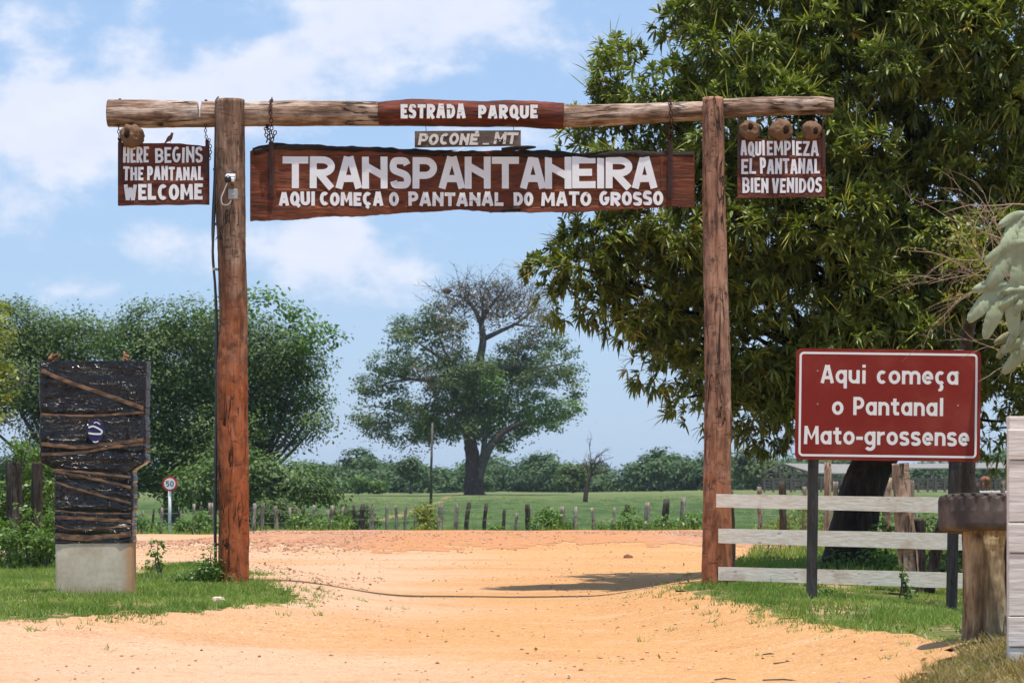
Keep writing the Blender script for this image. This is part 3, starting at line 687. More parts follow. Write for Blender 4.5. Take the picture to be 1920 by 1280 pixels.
# main crossbeam and the second log on the right
V, Fc = log_geo([(px_(200), GY+.12, pz(210)), (px_(300), GY+.12, pz(211)), (px_(420), GY+.12, pz(212)), (px_(560), GY+.12, pz(210)), (px_(720), GY+.12, pz(211)), (px_(890), GY+.12, pz(212)), (px_(1060), GY+.12, pz(215)), (px_(1200), GY+.12, pz(211)), (px_(1322), GY+.12, pz(205))],
                [.172, .172, .160, .160, .150, .150, .142, .132, .118], 36, 260, .05, 31, .7)
mk('crossbeam', V, Fc, M['beam'], gate, True)
V, Fc = log_geo([(px_(1330), GY+.12, pz(202)), (px_(1400), GY+.12, pz(199)), (px_(1470), GY+.12, pz(196)), (px_(1530), GY+.12, pz(195)), (px_(1564), GY+.12, pz(197))], [.128, .126, .122, .114, .108], 32, 90, .05, 41, .7)
mk('crossbeam', V, Fc, M['beam'], gate, True)
V, Fc = log_geo([(px_(709), GY+.105, pz(211)), (px_(770), GY+.105, pz(209)), (px_(830), GY+.105, pz(210)), (px_(900), GY+.105, pz(212)), (px_(960), GY+.105, pz(211)), (px_(1020), GY+.105, pz(214)), (px_(1057), GY+.105, pz(216))],
                [.150, .172, .165, .160, .165, .172, .160], 40, 140, .07, 53, .6)
pb = mk('painted_beam', V, Fc, M['redpaint_beam'], gate, True)
# thin white paint run on the left end
mb = MB(); mb.add([(px_(372), GY-.045, pz(190)), (px_(379), GY-.045, pz(190)), (px_(376.5), GY-.062, pz(207)), (px_(376), GY-.055, pz(221)), (px_(375), GY-.055, pz(221)), (px_(374.5), GY-.062, pz(207)),
        (px_(372), GY-.0, pz(190)), (px_(379), GY-.0, pz(190)), (px_(376.5), GY-.0, pz(207)), (px_(376), GY-.0, pz(221)), (px_(375), GY-.0, pz(221)), (px_(374.5), GY-.0, pz(207))],
        [(0, 1, 2, 5), (5, 2, 3, 4), (0, 6, 7, 1), (1, 7, 8, 2), (2, 8, 9, 3), (4, 10, 11, 5), (5, 11, 6, 0)]); mb.build('paint_run', M['white'], gate)
carve(pb, row_boxes('ESTRADA', px_(752), px_(873)), pz(224), pz(197), .042, GY-.082, .012, M['white_chip'], jit=.04)
carve(pb, row_boxes('PARQUE', px_(897), px_(1008)), pz(224), pz(199), .042, GY-.082, .012, M['white_chip'], jit=.04)

def torus(c, Rr, r, ax, stretch=1.4, n=12, k=6):
    """chain link: ax 0 -> lies in x-z plane, 1 -> in y-z plane"""
    V = []; 
    for i in range(n):
        a = 2*pi*i/n
        for j in range(k):
            b = 2*pi*j/k; q = Rr+r*cos(b); u, w_, o = q*cos(a), q*sin(a)+(stretch-1)*Rr*np.sign(sin(a))*min(1, abs(sin(a))*2), r*sin(b)
            V.append((u, o, w_) if ax == 0 else (o, u, w_))
    Fc = [(i*k+j, ((i+1) % n)*k+j, ((i+1) % n)*k+(j+1) % k, i*k+(j+1) % k) for i in range(n) for j in range(k)]
    return np.array(V)+np.array(c), Fc
def chain(parent, pts, mat, Rr=.019, r=.0065, pitch=.048):
    p = spline(pts, 200); s_ = np.concatenate(([0], np.cumsum(np.linalg.norm(np.diff(p, axis=0), axis=1)))); mb = MB(); n = max(2, int(s_[-1]/pitch))
    for i in range(n+1):
        d = s_[-1]*i/n; q = np.array([np.interp(d, s_, p[:, k]) for k in range(3)]); q2 = np.array([np.interp(min(d+.02, s_[-1]), s_, p[:, k]) for k in range(3)]); q1 = np.array([np.interp(max(d-.02, 0), s_, p[:, k]) for k in range(3)])
        t = q2-q1; t /= np.linalg.norm(t)+1e-9
        V, Fc = torus((0, 0, 0), Rr, r, i % 2)
        e = np.cross((0, 1., 0) if abs(t[1]) < .9 else (1., 0, 0), t); e /= np.linalg.norm(e); f = np.cross(t, e)
        V = V@np.stack((e, f, t)); mb.add(V+q, Fc)
    return mb.build('chain', mat, parent, True)

# ------------------------------------------------------------------ sign boards
def board_mesh(x0, x1, ztop, zbot, yfront, th, step, surf=None, recess=(), rough=.004, seed=1, depth=.014):
    nx = max(4, int((x1-x0)/step)); X = np.linspace(x0, x1, nx); zt = ztop(X); zb = zbot(X)
    nz = max(6, int((zt.max()-zb.min())/step)); v = np.linspace(0, 1, nz)[:, None]
    Z = zb[None]*(1-v)+zt[None]*v; XX = np.repeat(X[None], nz, 0)
    Y = np.full_like(Z, yfront)+(surf(XX) if surf is not None else 0)-rough*(fbm(XX*2, Z*9, 0, seed)-.5)*2
    for (a, b, c, d) in recess:
        e = .012; m = sst(a, a+e, XX)*sst(b, b-e, XX)*sst(c, c+e, Z+.006*np.sin(XX*5))*sst(d, d-e, Z+.006*np.sin(XX*4)); Y = Y+depth*m
    front = np.stack((XX, Y, Z), -1).reshape(-1, 3); back = front.copy(); back[:, 1] = (yfront+th+(surf(XX) if surf is not None else 0)).ravel() if surf is not None else yfront+th
    i = (np.arange(nz-1)[:, None]*nx+np.arange(nx-1)[None]).ravel()
    Fc = [tuple(q) for q in np.stack((i, i+1, i+1+nx, i+nx), 1)]; n = len(front)
    Fb = [tuple(q) for q in np.stack((i+n, i+nx+n, i+1+nx+n, i+1+n), 1)]
    rim = list(range(nx))+[nx*k+nx-1 for k in range(1, nz)]+[nx*(nz-1)+k for k in range(nx-2, -1, -1)]+[nx*k for k in range(nz-2, 0, -1)]
    Fr = [(rim[k], rim[k-1], rim[k-1]+n, rim[k]+n) for k in range(len(rim))]
    return np.vstack((front, back)), Fc+Fb+Fr
def interp_px(pts, D=GY):
    X = [px_(p[0], D) for p in pts]; Z = [pz(p[1], D) for p in pts]
    return lambda x: np.interp(x, X, Z)
# the long middle board
main = thing('hanging_sign', 'long varnished plank sign lettered TRANSPANTANEIRA hung between the two gate posts', 'sign', (px_(885), GY, pz(413)))
wj = lambda s_, a: (lambda f: (lambda x: f(x)+a*(fbm(x*3.1, 0, 0, s_)-.5)*2+a*.5*(fbm(x*14, 0, 0, s_+3)-.5)*2))
top = wj(5, .012)(interp_px([(466,284),(510,270),(560,270),(700,276),(790,280),(1000,283),(1100,286),(1180,282),(1303,286)]))
bot = wj(8, .016)(interp_px([(466,413),(530,412),(590,406),(700,401),(850,392),(930,396),(1000,395),(1080,396),(1180,391),(1303,386)]))
MS = lambda x: .045-.06*sst(px_(1000), px_(1300), x)-.04*sst(px_(800), px_(470), x)
V, Fc = board_mesh(px_(468), px_(1303), top, bot, GY+.045, .07, .016, MS, [(px_(520), px_(1240), pz(355.5), pz(289)), (px_(516), px_(1249), pz(387.5), pz(356.5))], .006, 3)
board = mk('board', V, Fc, M['board'], main, False)
T1 = [('T',529,577),('R',580,627),('A',628,678),('N',678,726),('S',730,770),('P',773,819),('A',822,872),('N',871,920),('T',922,973),('A',975,1024),('N',1022,1072),('E',1073,1117),('I',1118,1135),('R',1136,1186),('A',1185,1233)]
sf = lambda x: GY+.045+.014+float(MS(x))
carve(main, [(c, px_(a), px_(b)) for c, a, b in T1], pz(352), pz(292.5), .087, 0, .016, M['white'], jit=.012, wob=.03, surf=sf)
for word, a, b in [('AQUI',522,590),('COMEÇA',598,718),('O',729,747),('PANTANAL',765,944),('DO',963,1000),('MATO',1015,1109),('GROSSO',1124,1244)]:
    carve(main, row_boxes(word, px_(a), px_(b), .10), pz(384.5), pz(358.5), .043, 0, .016, M['white_chip'] if word in ('PANTANAL', 'DO', 'MATO') else M['white'], jit=.04, surf=sf)
# blackened live edge along the top and a splinter below
Xb = np.linspace(px_(474), px_(1300), 220); pts = np.stack((Xb, GY+.075+MS(Xb), top(Xb)-.028), 1)
V, Fc = tube(pts, .052*(.55+.8*fbm(Xb*2.5, 0, 0, 77)), 10, True, lambda u, a: 1+.35*(vn(u*60, np.cos(a)*2, np.sin(a)*2, 6)-.5)); mk('bark_edge', V, Fc, M['bark'], main, True)
mb = MB(); mb.tube(spline([P(975, 392, GY+.08), P(945, 394, GY+.06), P(918, 399, GY+.04)], 8), [.035, .03, .026, .022, .018, .012, .008, .003], 6); mb.build('splinter', M['bark'], main, True); mb = MB(); mb.tube(spline([P(940, 280, GY+.02), P(985, 277, GY+.02), P(1005, 276, GY+.02)], 6), [.02, .03, .03, .026, .02, .01], 6); mb.build('splinter', M['bark'], main, True)
for cx in (508, 1257):
    mb = MB(); mb.box((px_(cx), GY+.045+float(MS(px_(cx)))-.018, pz(318)), (.062, .022, .70), b=.004); st = mb.build('iron_strap', M['strap'], main)
    for zz in (282, 300, 322, 348, 362): mb = MB(); mb.tube([(px_(cx), GY+.035+float(MS(px_(cx)))-.0, pz(zz)), (px_(cx), GY+.020+float(MS(px_(cx)))-.022, pz(zz))], .011, 8); mb.build('bolt', M['rust'], st)
    yb = GY+.12; r = .185
    pr = [(px_(cx)+.0, yb+.0, pz(211)+r), (px_(cx), yb-.13, pz(211)+.12), (px_(cx), yb-r, pz(211)), (px_(cx)+.01, yb-.15, pz(211)-.13), (px_(cx)+.01, GY-.03, pz(245)), (px_(cx), GY+.01, pz(262))]
    chain(main, pr, M['rust'])
    if cx == 508:
        chain(main, [(px_(501), yb-.05, pz(232)), (px_(498), GY-.03, pz(246)), (px_(504), GY-.04, pz(262)), (px_(512), GY-.04, pz(262)), (px_(516), GY-.04, pz(250))], M['rust'])
        chain(main, [(px_(500), yb-.02, pz(234)), (px_(505), GY-.0, pz(250)), (px_(501), GY-.02, pz(264))], M['rust'])
    else: chain(main, [(px_(1252), yb+.02, pz(228)), (px_(1250), yb, pz(246)), (px_(1254), GY+.02, pz(268))], M['rust'])
# small middle board
poc = thing('hanging_sign', 'small grey weathered board lettered POCONÉ MT wired under the red beam', 'sign', (px_(877), GY-.06, pz(277)))
V, Fc = board_mesh(px_(778), px_(976.5), wj(14, .002)(interp_px([(778,247.5),(976,246)])), wj(15, .002)(interp_px([(778,278),(976,274.5)])), GY-.07, .035, .012, None, (), .002, 9)
mk('board', V, Fc, M['greyboard'], poc)
carve(poc, [(c, px_(a), px_(b)) for c, a, b in [('P',784,801),('O',803,821),('C',823,840),('O',841,859),('N',861,878),('É',880,896)]], pz(273.5), pz(252), .036, GY-.071, .008, M['white_flaky'], slant=.16, jit=.03)
carve(poc, [(c, px_(a), px_(b)) for c, a, b in [('M',925,948),('T',948,969)]], pz(272), pz(250.5), .036, GY-.071, .008, M['white_flaky'], slant=.16, jit=.03)
carve(poc, [('_', px_(905), px_(917))], pz(273), pz(262), .018, GY-.071, .008, M['white_flaky'], jit=.0)
for cx in (799, 963):
    mb = MB(); mb.tube(spline([(px_(cx-4), GY-.07, pz(236)), (px_(cx), GY-.075, pz(241)), (px_(cx), GY-.06, pz(249))], 8), .004, 5); mb.build('hanging_wire', M['rust'], poc)
mb = MB(); mb.tube(spline([P(848, 283.5, GY-.08), P(860, 283, GY-.09), P(868, 279, GY-.085), P(871, 276, GY-.075)], 10), [.002, .004, .006, .007, .008, .008, .007, .006, .004, .003], 5); mb.build('loose_strip', M['white'], poc)

def small_sign(label, x0, x1, y0, y1, rows, yaw, D, topz, loc_px):
    t = thing('hanging_sign', label, 'sign', (px_(loc_px, D), D, pz(y1, D)))
    cx = px_(loc_px, D); cz = pz((y0+y1)/2, D)
    def xf(V):
        V = np.array(V, float); a = V[:, 0]-cx; b = V[:, 1]-D
        V[:, 0] = cx+a*cos(yaw)-b*sin(yaw); V[:, 1] = D+a*sin(yaw)+b*cos(yaw); return V
    rec = [(px_(r[2][0], D)-.015, px_(r[2][1], D)+.02, pz(r[3][1]+2.6, D), pz(r[3][0]-2.6, D)) for r in rows]
    V, Fc = board_mesh(px_(x0, D), px_(x1, D), topz, lambda x: np.interp(x, [px_(x0, D), px_(x1, D)], [pz(y1+1, D), pz(y1-1, D)])+.003*np.sin(x*17), D, .045, .012, None, rec, .003, 19, .010)
    mk('board', xf(V), Fc, M['board_small'], t)
    for text, sp, (a, b), (u, v) in rows:
        for word, (wa, wb) in zip(text, sp):
            carve(t, row_boxes(word, px_(wa, D), px_(wb, D), .13), pz(v, D), pz(u, D), .044 if word == 'WELCOME' else .031, D+.010, .012, M['white'], xf, .05, wob=.12)
    return t, xf
LT, xfl = small_sign('varnished wooden sign lettered HERE BEGINS THE PANTANAL WELCOME hanging from the left beam end', 221, 392, 268, 384,
    [(['HERE', 'BEGINS'], [(231,279),(291,380)], (231,380), (276.5,305)), (['THE', 'PANTANAL'], [(231,269),(276,381)], (231,381), (312.5,338)), (['WELCOME'], [(232,380)], (232,380), (346,375))], 0, GY+.055,
    wj(24, .006)(interp_px([(221,267),(285,267),(340,268),(392,274)])), 306)
for cx, y0, y1 in ((224, 258, 336), (387.5, 261, 330)):
    mb = MB(); mb.box((px_(cx), GY+.048, pz((y0+y1)/2)), (.045, .02, (y1-y0)/150), b=.004); mb.build('side_strap', M['strap'], LT)
chain(LT, [(px_(222), GY+.03, pz(233)), (px_(222), GY+.02, pz(246)), (px_(223), GY+.02, pz(260))], M['rust'], .015, .005, .038)
chain(LT, [(px_(385), GY+.03, pz(233)), (px_(385), GY+.02, pz(246)), (px_(387), GY+.02, pz(262))], M['rust'], .015, .005, .038)
chain(LT, [(px_(392), GY+.0, pz(263)), (px_(395), GY+.0, pz(280)), (px_(393), GY+.0, pz(297))], M['rust'], .015, .005, .036)
RT, xfr = small_sign('varnished wooden sign lettered AQUI EMPIEZA EL PANTANAL BIEN VENIDOS hanging under the right beam end', 1383, 1548, 260, 370,
    [(['AQUI', 'EMPIEZA'], [(1388,1434),(1438,1535)], (1388,1535), (264,292)), (['EL', 'PANTANAL'], [(1390,1418),(1425,1537)], (1390,1537), (297.5,326)), (['BIEN', 'VENIDOS'], [(1392,1441),(1447,1541)], (1392,1541), (333,361.5))], 0, GY-.06,
    wj(34, .006)(interp_px([(1383,260),(1440,262),(1500,260),(1548,258)])), 1466)
for cx, y0, y1 in ((1384.5, 248, 318), (1543, 246, 316)):
    mb = MB(); mb.box((px_(cx), GY-.066, pz((y0+y1)/2)), (.04, .018, (y1-y0)/150), b=.004); mb.build('side_strap', M['strap'], RT)
for cx in (1384.5, 1542):
    mb = MB(); mb.tube([(px_(cx), GY+.0, pz(214)), (px_(cx), GY-.05, pz(252))], .006, 6); mb.build('hanging_wire', M['rust'], RT)

# ------------------------------------------------------------------ oven-bird nests and the bird
def nest(px, py, r, D, label, painted_hole=(0, 0), seed=1, group=None):
    c = P(px, py, D); t = thing('mud_nest', label, 'nest', (c[0], c[1], c[2]-r), group)
    nu, nv = 40, 24; U, W_ = np.meshgrid(np.linspace(0, 2*pi, nu, endpoint=False), np.linspace(0, pi, nv))
    d = np.stack((np.sin(W_)*np.cos(U), -np.cos(W_), np.sin(W_)*np.sin(U)), -1)      # pole faces the viewer
    rr = r*(1+.26*(fbm(d[..., 0]*2.5+seed, d[..., 1]*2.5, d[..., 2]*2.5, seed)-.5)*2)
    hx, hz = painted_hole; hd = np.hypot((d[..., 0]-hx)/.24, (d[..., 2]-hz)/.34)
    inn = (d[..., 1] < 0)*np.clip(1.25-hd, 0, 1); rr = rr*(1-.18*sst(0, .5, inn))
    V = c+(d*rr[..., None]*np.array((1, .85, .95))); V = V.reshape(-1, 3)
    Fc = [(k*nu+j, k*nu+(j+1) % nu, (k+1)*nu+(j+1) % nu, (k+1)*nu+j) for k in range(nv-1) for j in range(nu)]
    mk('shell', V, Fc, M['mud'], t, True)
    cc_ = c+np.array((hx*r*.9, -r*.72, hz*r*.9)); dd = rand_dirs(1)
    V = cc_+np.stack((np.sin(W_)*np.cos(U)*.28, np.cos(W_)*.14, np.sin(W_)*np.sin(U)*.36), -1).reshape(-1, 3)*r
    mk('entrance_shade', V, Fc, M['painted_hole'], t, True)  # solid dark ellipsoid on the shell, shade of the opening painted as its colour
nest(247, 255, .150, GY+.0, 'round mud bird nest on the top left corner of the English sign', (-.28, .05), 3)
nest(1405, 245, .128, GY-.05, 'lumpy mud nest, leftmost of three on top of the right sign', (.05, .3), 5)
nest(1464, 244, .145, GY-.06, 'biggest mud nest, in the middle of the three on the right sign', (.38, -.1), 7)
nest(1521, 245, .125, GY-.05, 'mud nest at the right end of the Spanish sign, half broken open', (.35, -.15), 9)
def bird(px, py, D, s, label, flip=1):
    c = P(px, py, D); t = thing('bird', label, 'bird', c)
    body = spline([(-.10, 0, -.02), (-.04, 0, .035), (.0, 0, .075), (.025, 0, .115), (.035, 0, .145), (.05, 0, .150)], 16)*np.array((flip, 1, 1))*s+c
    V, Fc = tube(body, np.array([.004,.012,.022,.033,.040,.043,.042,.037,.030,.025,.024,.025,.025,.021,.014,.004])*s, 12); mk('body', V, Fc, M['bird'], t, True)
    mb = MB(); mb.tube([c+np.array((.052*flip, 0, .150))*s, c+np.array((.085*flip, 0, .152))*s], [.006*s, .001], 6); mb.build('beak', M['cam_black'], t)
    mb = MB(); mb.tube([c+np.array((-.05*flip, 0, .02))*s, c+np.array((-.12*flip, 0, -.05))*s], [.012*s, .009*s], 6); mb.build('tail', M['bird'], t)
    for q in (-.012, .012):
        mb = MB(); mb.tube([c+np.array((.0, q, .04))*s, c+np.array((.012*flip, q, -.012))*s], .0035*s, 5); mb.build('leg', M['rust'], t)
bird(319, 266.5, GY+.04, .72, 'small rufous bird standing on top of the English sign')
bird(408, 187, GY+.05, .28, 'tiny dark bird perched on the left gate post top')
# bolts standing on the beam
for cx, yy in ((222, 186), (384, 188)):
    mb = MB(); mb.tube([(px_(cx), GY+.12, pz(yy+4)), (px_(cx), GY+.12, pz(yy-4))], .010, 8); mb.box((px_(cx), GY+.12, pz(yy-2)), (.035, .035, .018), b=.003); mb.build('bolt', M['rust'], gate)

# ------------------------------------------------------------------ security camera, junction box, conduit
c = P(431, 331, GY-.36)
t = thing('security_camera', 'white dome camera with black lens fixed high on the left post', 'camera', c)
mb = MB(); mb.box(c+np.array((.0, .06, .0)), (.12, .12, .07), rot=[[1, 0, 0], [0, cos(.25), -sin(.25)], [0, sin(.25), cos(.25)]], b=.012); mb.box(c+np.array((.03, .01, -.04)), (.05, .05, .05), b=.01); mb.build('housing', M['cam_white'], t)
mb = MB(); mb.tube([c+np.array((-.018, -.005, -.010)), c+np.array((-.022, -.025, -.03)), c+np.array((-.022, -.035, -.06)), c+np.array((-.022, -.030, -.08))], [.030, .045, .043, .02], 16); mb.build('lens', M['cam_black'], t, True)
c2 = P(437, 364, GY-.275)
mb = MB(); mb.box(c2, (.115, .05, .125), b=.006); jb = mb.build('junction_box', M['cam_grey'], None); tag(jb, 'small grey electrical box below the white camera on the post', 'electrical box')
mb = MB(); mb.box(c2+np.array((0, -.028, 0)), (.03, .006, .008)); mb.build('cover_label', M['cam_white'], jb)
mb = MB(); mb.tube(spline([c+np.array((-.02, .0, -.05)), P(420, 358, GY-.31), P(415, 372, GY-.29), P(418, 383, GY-.28), P(428, 383, GY-.28), P(434, 375, GY-.27)], 24), .007, 7); o = mb.build('loose_cable', M['cam_white'], None, True); tag(o, 'white cable looping from the camera to the grey box', 'cable')
mb = MB(); mb.tube(spline([P(436, 376, GY-.27), P(430, 400, GY-.265), P(418, 425, GY-.245), P(404, 450, GY-.2)], 16), .005, 6); o = mb.build('thin_cable', M['conduit'], None, True); tag(o, 'thin dark cable running down left from the grey box', 'cable')
cd = thing('cable_conduit', 'dark cable conduit with clamps down the left side of the left post', 'conduit', (px_(403), GY-.05, 0))
mb = MB(); mb.tube(spline([P(404, 236, GY), P(402, 330, GY), P(398, 430, GY-.02), P(402, 520, GY), P(405, 620, GY), P(404, 800, GY), P(402, 960, GY), P(404, 1080, GY)], 60), .012, 8); mb.build('pipe', M['conduit'], cd, True)
mb = MB(); mb.tube(spline([P(407, 236, GY-.06), P(405, 330, GY-.07), P(401, 420, GY-.07), P(399, 480, GY-.07), P(404, 545, GY-.06), P(407, 640, GY-.05), P(406, 820, GY-.05), P(404, 960, GY-.05), P(405, 1085, GY-.05)], 60), .016, 8); mb.build('pipe', M['conduit'], cd, True)
for yy in (318, 420, 505, 700, 900, 1020):
    mb = MB(); mb.box(P(405 if yy != 505 else 404, yy, GY-.06), (.07, .05, .03), b=.004); mb.build('clamp', M['galv'] if yy == 505 else M['conduit'], cd)

# ------------------------------------------------------------------ wrapped totem
TD = 26.8; tx = (px_(75, TD)+px_(272, TD))/2; tbx = (px_(103, TD)+px_(247, TD))/2
tot = thing('wrapped_totem', 'concrete totem wrapped in black plastic film and brown tape beside the road', 'totem', (tbx, TD, 0))
def totem_ring(z):
    k = sst(pz(884, TD), pz(862, TD), z); wd = .857*(1-k)+1.172*k; cx = tbx*(1-k)+tx*k; return cx, wd
TZ = [pz(q_, 26.8) for q_ in (777, 830, 846, 885, 903, 960, 973, 1003)]
def totem_surf(z0, z1, nz, off, wr, dep=.34, ntot=340):
    zs = np.linspace(z0, z1, nz); V = []
    for z in zs:
        cx, wd = totem_ring(z); wd += 2*off; d = dep+2*off; per = []
        s_ = np.linspace(0, 1, ntot, endpoint=False)*4
        a = s_*pi/2; ex = .12                                   # superellipse section
        cs, sn = np.cos(a-pi*.75), np.sin(a-pi*.75)
        x = np.sign(cs)*np.abs(cs)**ex*wd/2; y = np.sign(sn)*np.abs(sn)**ex*d/2
        nn = np.stack((np.sign(cs)*np.abs(cs)**6, np.sign(sn)*np.abs(sn)**6), 1); nn /= np.linalg.norm(nn, axis=1)[:, None]+1e-9
        if wr:
            rx = x*1.0
            f1 = 1-np.abs(fbm(rx*2.2+z*2.6+7, z*3.2-rx*1.4, y*.5, 61, 3)-.5)*9; f2 = 1-np.abs(fbm(rx*1.6+3, z*7+rx*1.5, y, 67, 2)-.5)*9
            f3 = 1-np.abs(fbm(rx*5-z*5, z*4+rx*3, y*.5, 71, 2)-.5)*9
            dd = .008*np.clip(f1, 0, 1)**2*(.3+fbm(rx*2, z*2, y, 81, 1))+.006*np.clip(f2, 0, 1)**2*(z < 1.75)+.005*np.clip(f3, 0, 1)**2+.022*(fbm(rx*1.6+z, z*3, y, 73, 2)-.5)
            for tz in TZ: dd = dd-.010*np.exp(-((z-tz+.03*rx)/.022)**2)
        else: dd = .002*fbm(x*9, z*9, y, 3)
        x = x+nn[:, 0]*dd; y = y+nn[:, 1]*dd
        V.append(np.stack((cx+x, TD+y+.17, np.full(ntot, z)), 1))
    V = np.array(V); return V
def ringmesh(V, cap=True):
    m, n = V.shape[:2]; Fc = [(k*n+j, k*n+(j+1) % n, (k+1)*n+(j+1) % n, (k+1)*n+j) for k in range(m-1) for j in range(n)]
    if cap: Fc += [tuple(range(n))[::-1], tuple((m-1)*n+j for j in range(n))]
    return V.reshape(-1, 3), Fc
Vb = totem_surf(-.15, pz(1012, TD), 30, 0, False); V, Fc = ringmesh(Vb); mk('plinth', V, Fc, M['concrete'], tot, True)
Vb = totem_surf(pz(1019, TD), pz(677, TD), 250, .008, True)
Vb[-14:, :, 2] += (.035*(fbm(Vb[-14:, :, 0]*3.5, Vb[-14:, :, 1]*3, 0, 21)-.5))*np.linspace(0, 1, 14)[:, None]; Vb[0, :, 2] += .03*(fbm(Vb[0, :, 0]*4, 0, 0, 2)-.5)+.02*(Vb[0, :, 0]-tbx)
V, Fc = ringmesh(Vb); film = mk('plastic_film', V, Fc, M['film'], tot, True)
grid = Vb
def tape(pts, wpx):
    p = spline([P(a, b, TD) for a, b in pts], 50); hw = wpx/F*TD/2; V = []
    zs = grid[:, 0, 2]
    for q in p:
        row = grid[np.clip(np.searchsorted(zs, q[2]), 0, len(zs)-1)]; fr = row[row[:, 1] < TD+.08]
        yy = np.interp(q[0], np.sort(fr[:, 0]), fr[np.argsort(fr[:, 0]), 1])-.006
        jj = .003*sin(q[0]*31)
        V += [(q[0], yy, q[2]+hw*.85+jj), (q[0], yy-.0012, q[2]+jj), (q[0], yy, q[2]-hw*.85+jj*.3)]
    Fc = []
    for i in range(len(p)-1): a = 3*i; Fc += [(a, a+1, a+4, a+3), (a+1, a+2, a+5, a+4)]
    mk('tape_strip', V, Fc, M['tape'], tot, False)
for pts, wq in [([(77,694),(130,716),(200,740),(269,765)], 9), ([(77,777),(170,779),(269,773)], 4.5), ([(78,832),(150,838),(200,832),(269,824)], 8), ([(78,852),(150,848),(210,838),(269,832)], 6),
                ([(98,880),(160,885),(246,894)], 5), ([(98,882),(170,896),(246,913)], 6), ([(101,902),(150,918),(246,943)], 5), ([(104,957),(170,962),(246,962)], 4), ([(104,969),(170,972),(246,977)], 8), ([(105,1004),(170,1008),(246,1000)], 13), ([(104,984),(140,992),(246,986)],3)]: tape(pts, wq)
# blue oval emblem with two pale strokes showing through the film
ec = P(179.5, 808, TD-.035); a = np.linspace(0, 2*pi, 28, endpoint=False)
M['emb_blue'] = m_plain('emblem_blue', (.015, .018, .09), .4, .4, .1); mb = MB(); fr = np.stack((ec[0]+.095*np.cos(a)*(1+.05*np.sin(3*a)), np.full(28, ec[1]), ec[2]+.125*np.sin(a)), 1); bk = fr.copy(); bk[:, 1] += .03
mb.add(np.vstack((fr, bk)), [tuple(range(28))]+[(i, i+28, (i+1) % 28+28, (i+1) % 28) for i in range(28)]); emb = mb.build('emblem', M['emb_blue'], tot)
mb = MB()
for k, (st, tt) in enumerate([([(-.08, .04), (-.03, .055), (.03, .03), (.07, .0), (.06, -.03)], .018), ([(-.08, -.02), (-.02, -.03), (.06, -.032)], .020), ([(-.03, -.115), (.0, -.122), (.03, -.11)], .012), ([(-.02, .09), (.01, .1), (.05, .075)], .010)]):
    V, Fc = ribbon([tuple(q) for q in spline(st, 12)], tt, -.001, -.004-k*.001); V = np.array(V)+ec; mb.add(V, Fc)
mb.build('emblem_stroke', M['sign_white'], emb)
for x_, z_ in ((100, 674), (237, 673)): 
    mb = MB(); cc_ = P(x_, z_, TD+.15)
    for k in range(7): mb.tube([cc_+rng.normal(0, .02, 3), cc_+rng.normal(0, .03, 3)+np.array((0, 0, .02))], [.025, .008], 6)
    mb.build('crumpled_card', m_plain('brown_card', (.30, .16, .08), .9, .1, .3, 20), tot)

# ------------------------------------------------------------------ brown road sign
SD = 26.2
rs = thing('road_sign', 'brown rectangular road sign reading Aqui começa o Pantanal Mato-grossense on two dark posts', 'road sign', (px_(1665, SD), SD, 0))
roll = -R(.72); rcx, rcz = px_(1665, SD), pz(759, SD)
def rollf(V):
    V = np.array(V, float); a, b = V[:, 0]-rcx, V[:, 2]-rcz; V[:, 0] = rcx+a*cos(roll)-b*sin(roll); V[:, 2] = rcz+a*sin(roll)+b*cos(roll); return V
def rrect(w_, h_, r, n=8):
    p = []
    for (sx, sz, a0) in ((1, 1, 0), (-1, 1, 90), (-1, -1, 180), (1, -1, 270)):
        p += [(sx*(w_/2-r)+r*cos(R(a0+t*90/n)), sz*(h_/2-r)+r*sin(R(a0+t*90/n))) for t in range(n+1)]
    return p
pw, ph = (1838-1491)*SD/F, (863-654.5)*SD/F
def slab(w_, h_, r, y0, y1, mb, hollow=None):
    p = rrect(w_, h_, r); n = len(p); V = [(rcx+a, y0, rcz+b) for a, b in p]+[(rcx+a, y1, rcz+b) for a, b in p]
    if hollow is None: mb.add(rollf(V), [tuple(range(n))[::-1], tuple(range(n, 2*n))]+[(i, (i+1) % n, (i+1) % n+n, i+n) for i in range(n)])
    else:
        q = rrect(w_-2*hollow, h_-2*hollow, max(r-hollow, .005)); V += [(rcx+a, y0, rcz+b) for a, b in q]
        mb.add(rollf(V), [(i, (i+1) % n, (i+1) % n+2*n, i+2*n) for i in range(n)]+[(i, (i+1) % n, (i+1) % n+n, i+n) for i in range(n)])
mb = MB(); slab(pw, ph, .06, SD-.004, SD, mb); mb.build('panel', M['sign_brown'], rs)
mb = MB(); slab(pw-.075, ph-.075, .05, SD-.0055, SD-.003, mb, .024); mb.build('border', M['sign_white'], rs)
for txt, a, b, base in (('Aqui começa', 1538, 1796, 719.5), ('o Pantanal', 1560, 1770, 778.5), ('Mato-grossense', 1508, 1818, 834)):
    for ch_, xa, xb in row_boxes(txt, px_(a, SD), px_(b, SD), .13):
        mb = MB(); letter_mesh(mb, ch_, xa, pz(base, SD), xb-xa, 34*SD/F, .036, SD-.0045, .0004, xf=rollf, eps=.00006); mb.build('letter', M['sign_white'], rs)
for bx, by in ((1533, 695), (1533, 757), (1797, 700), (1796, 760)):
    mb = MB(); q = P(bx, by, SD-.006); mb.tube([q, q-np.array((0, .006, 0))], .009, 8); mb.build('rivet', M['galv'], rs)
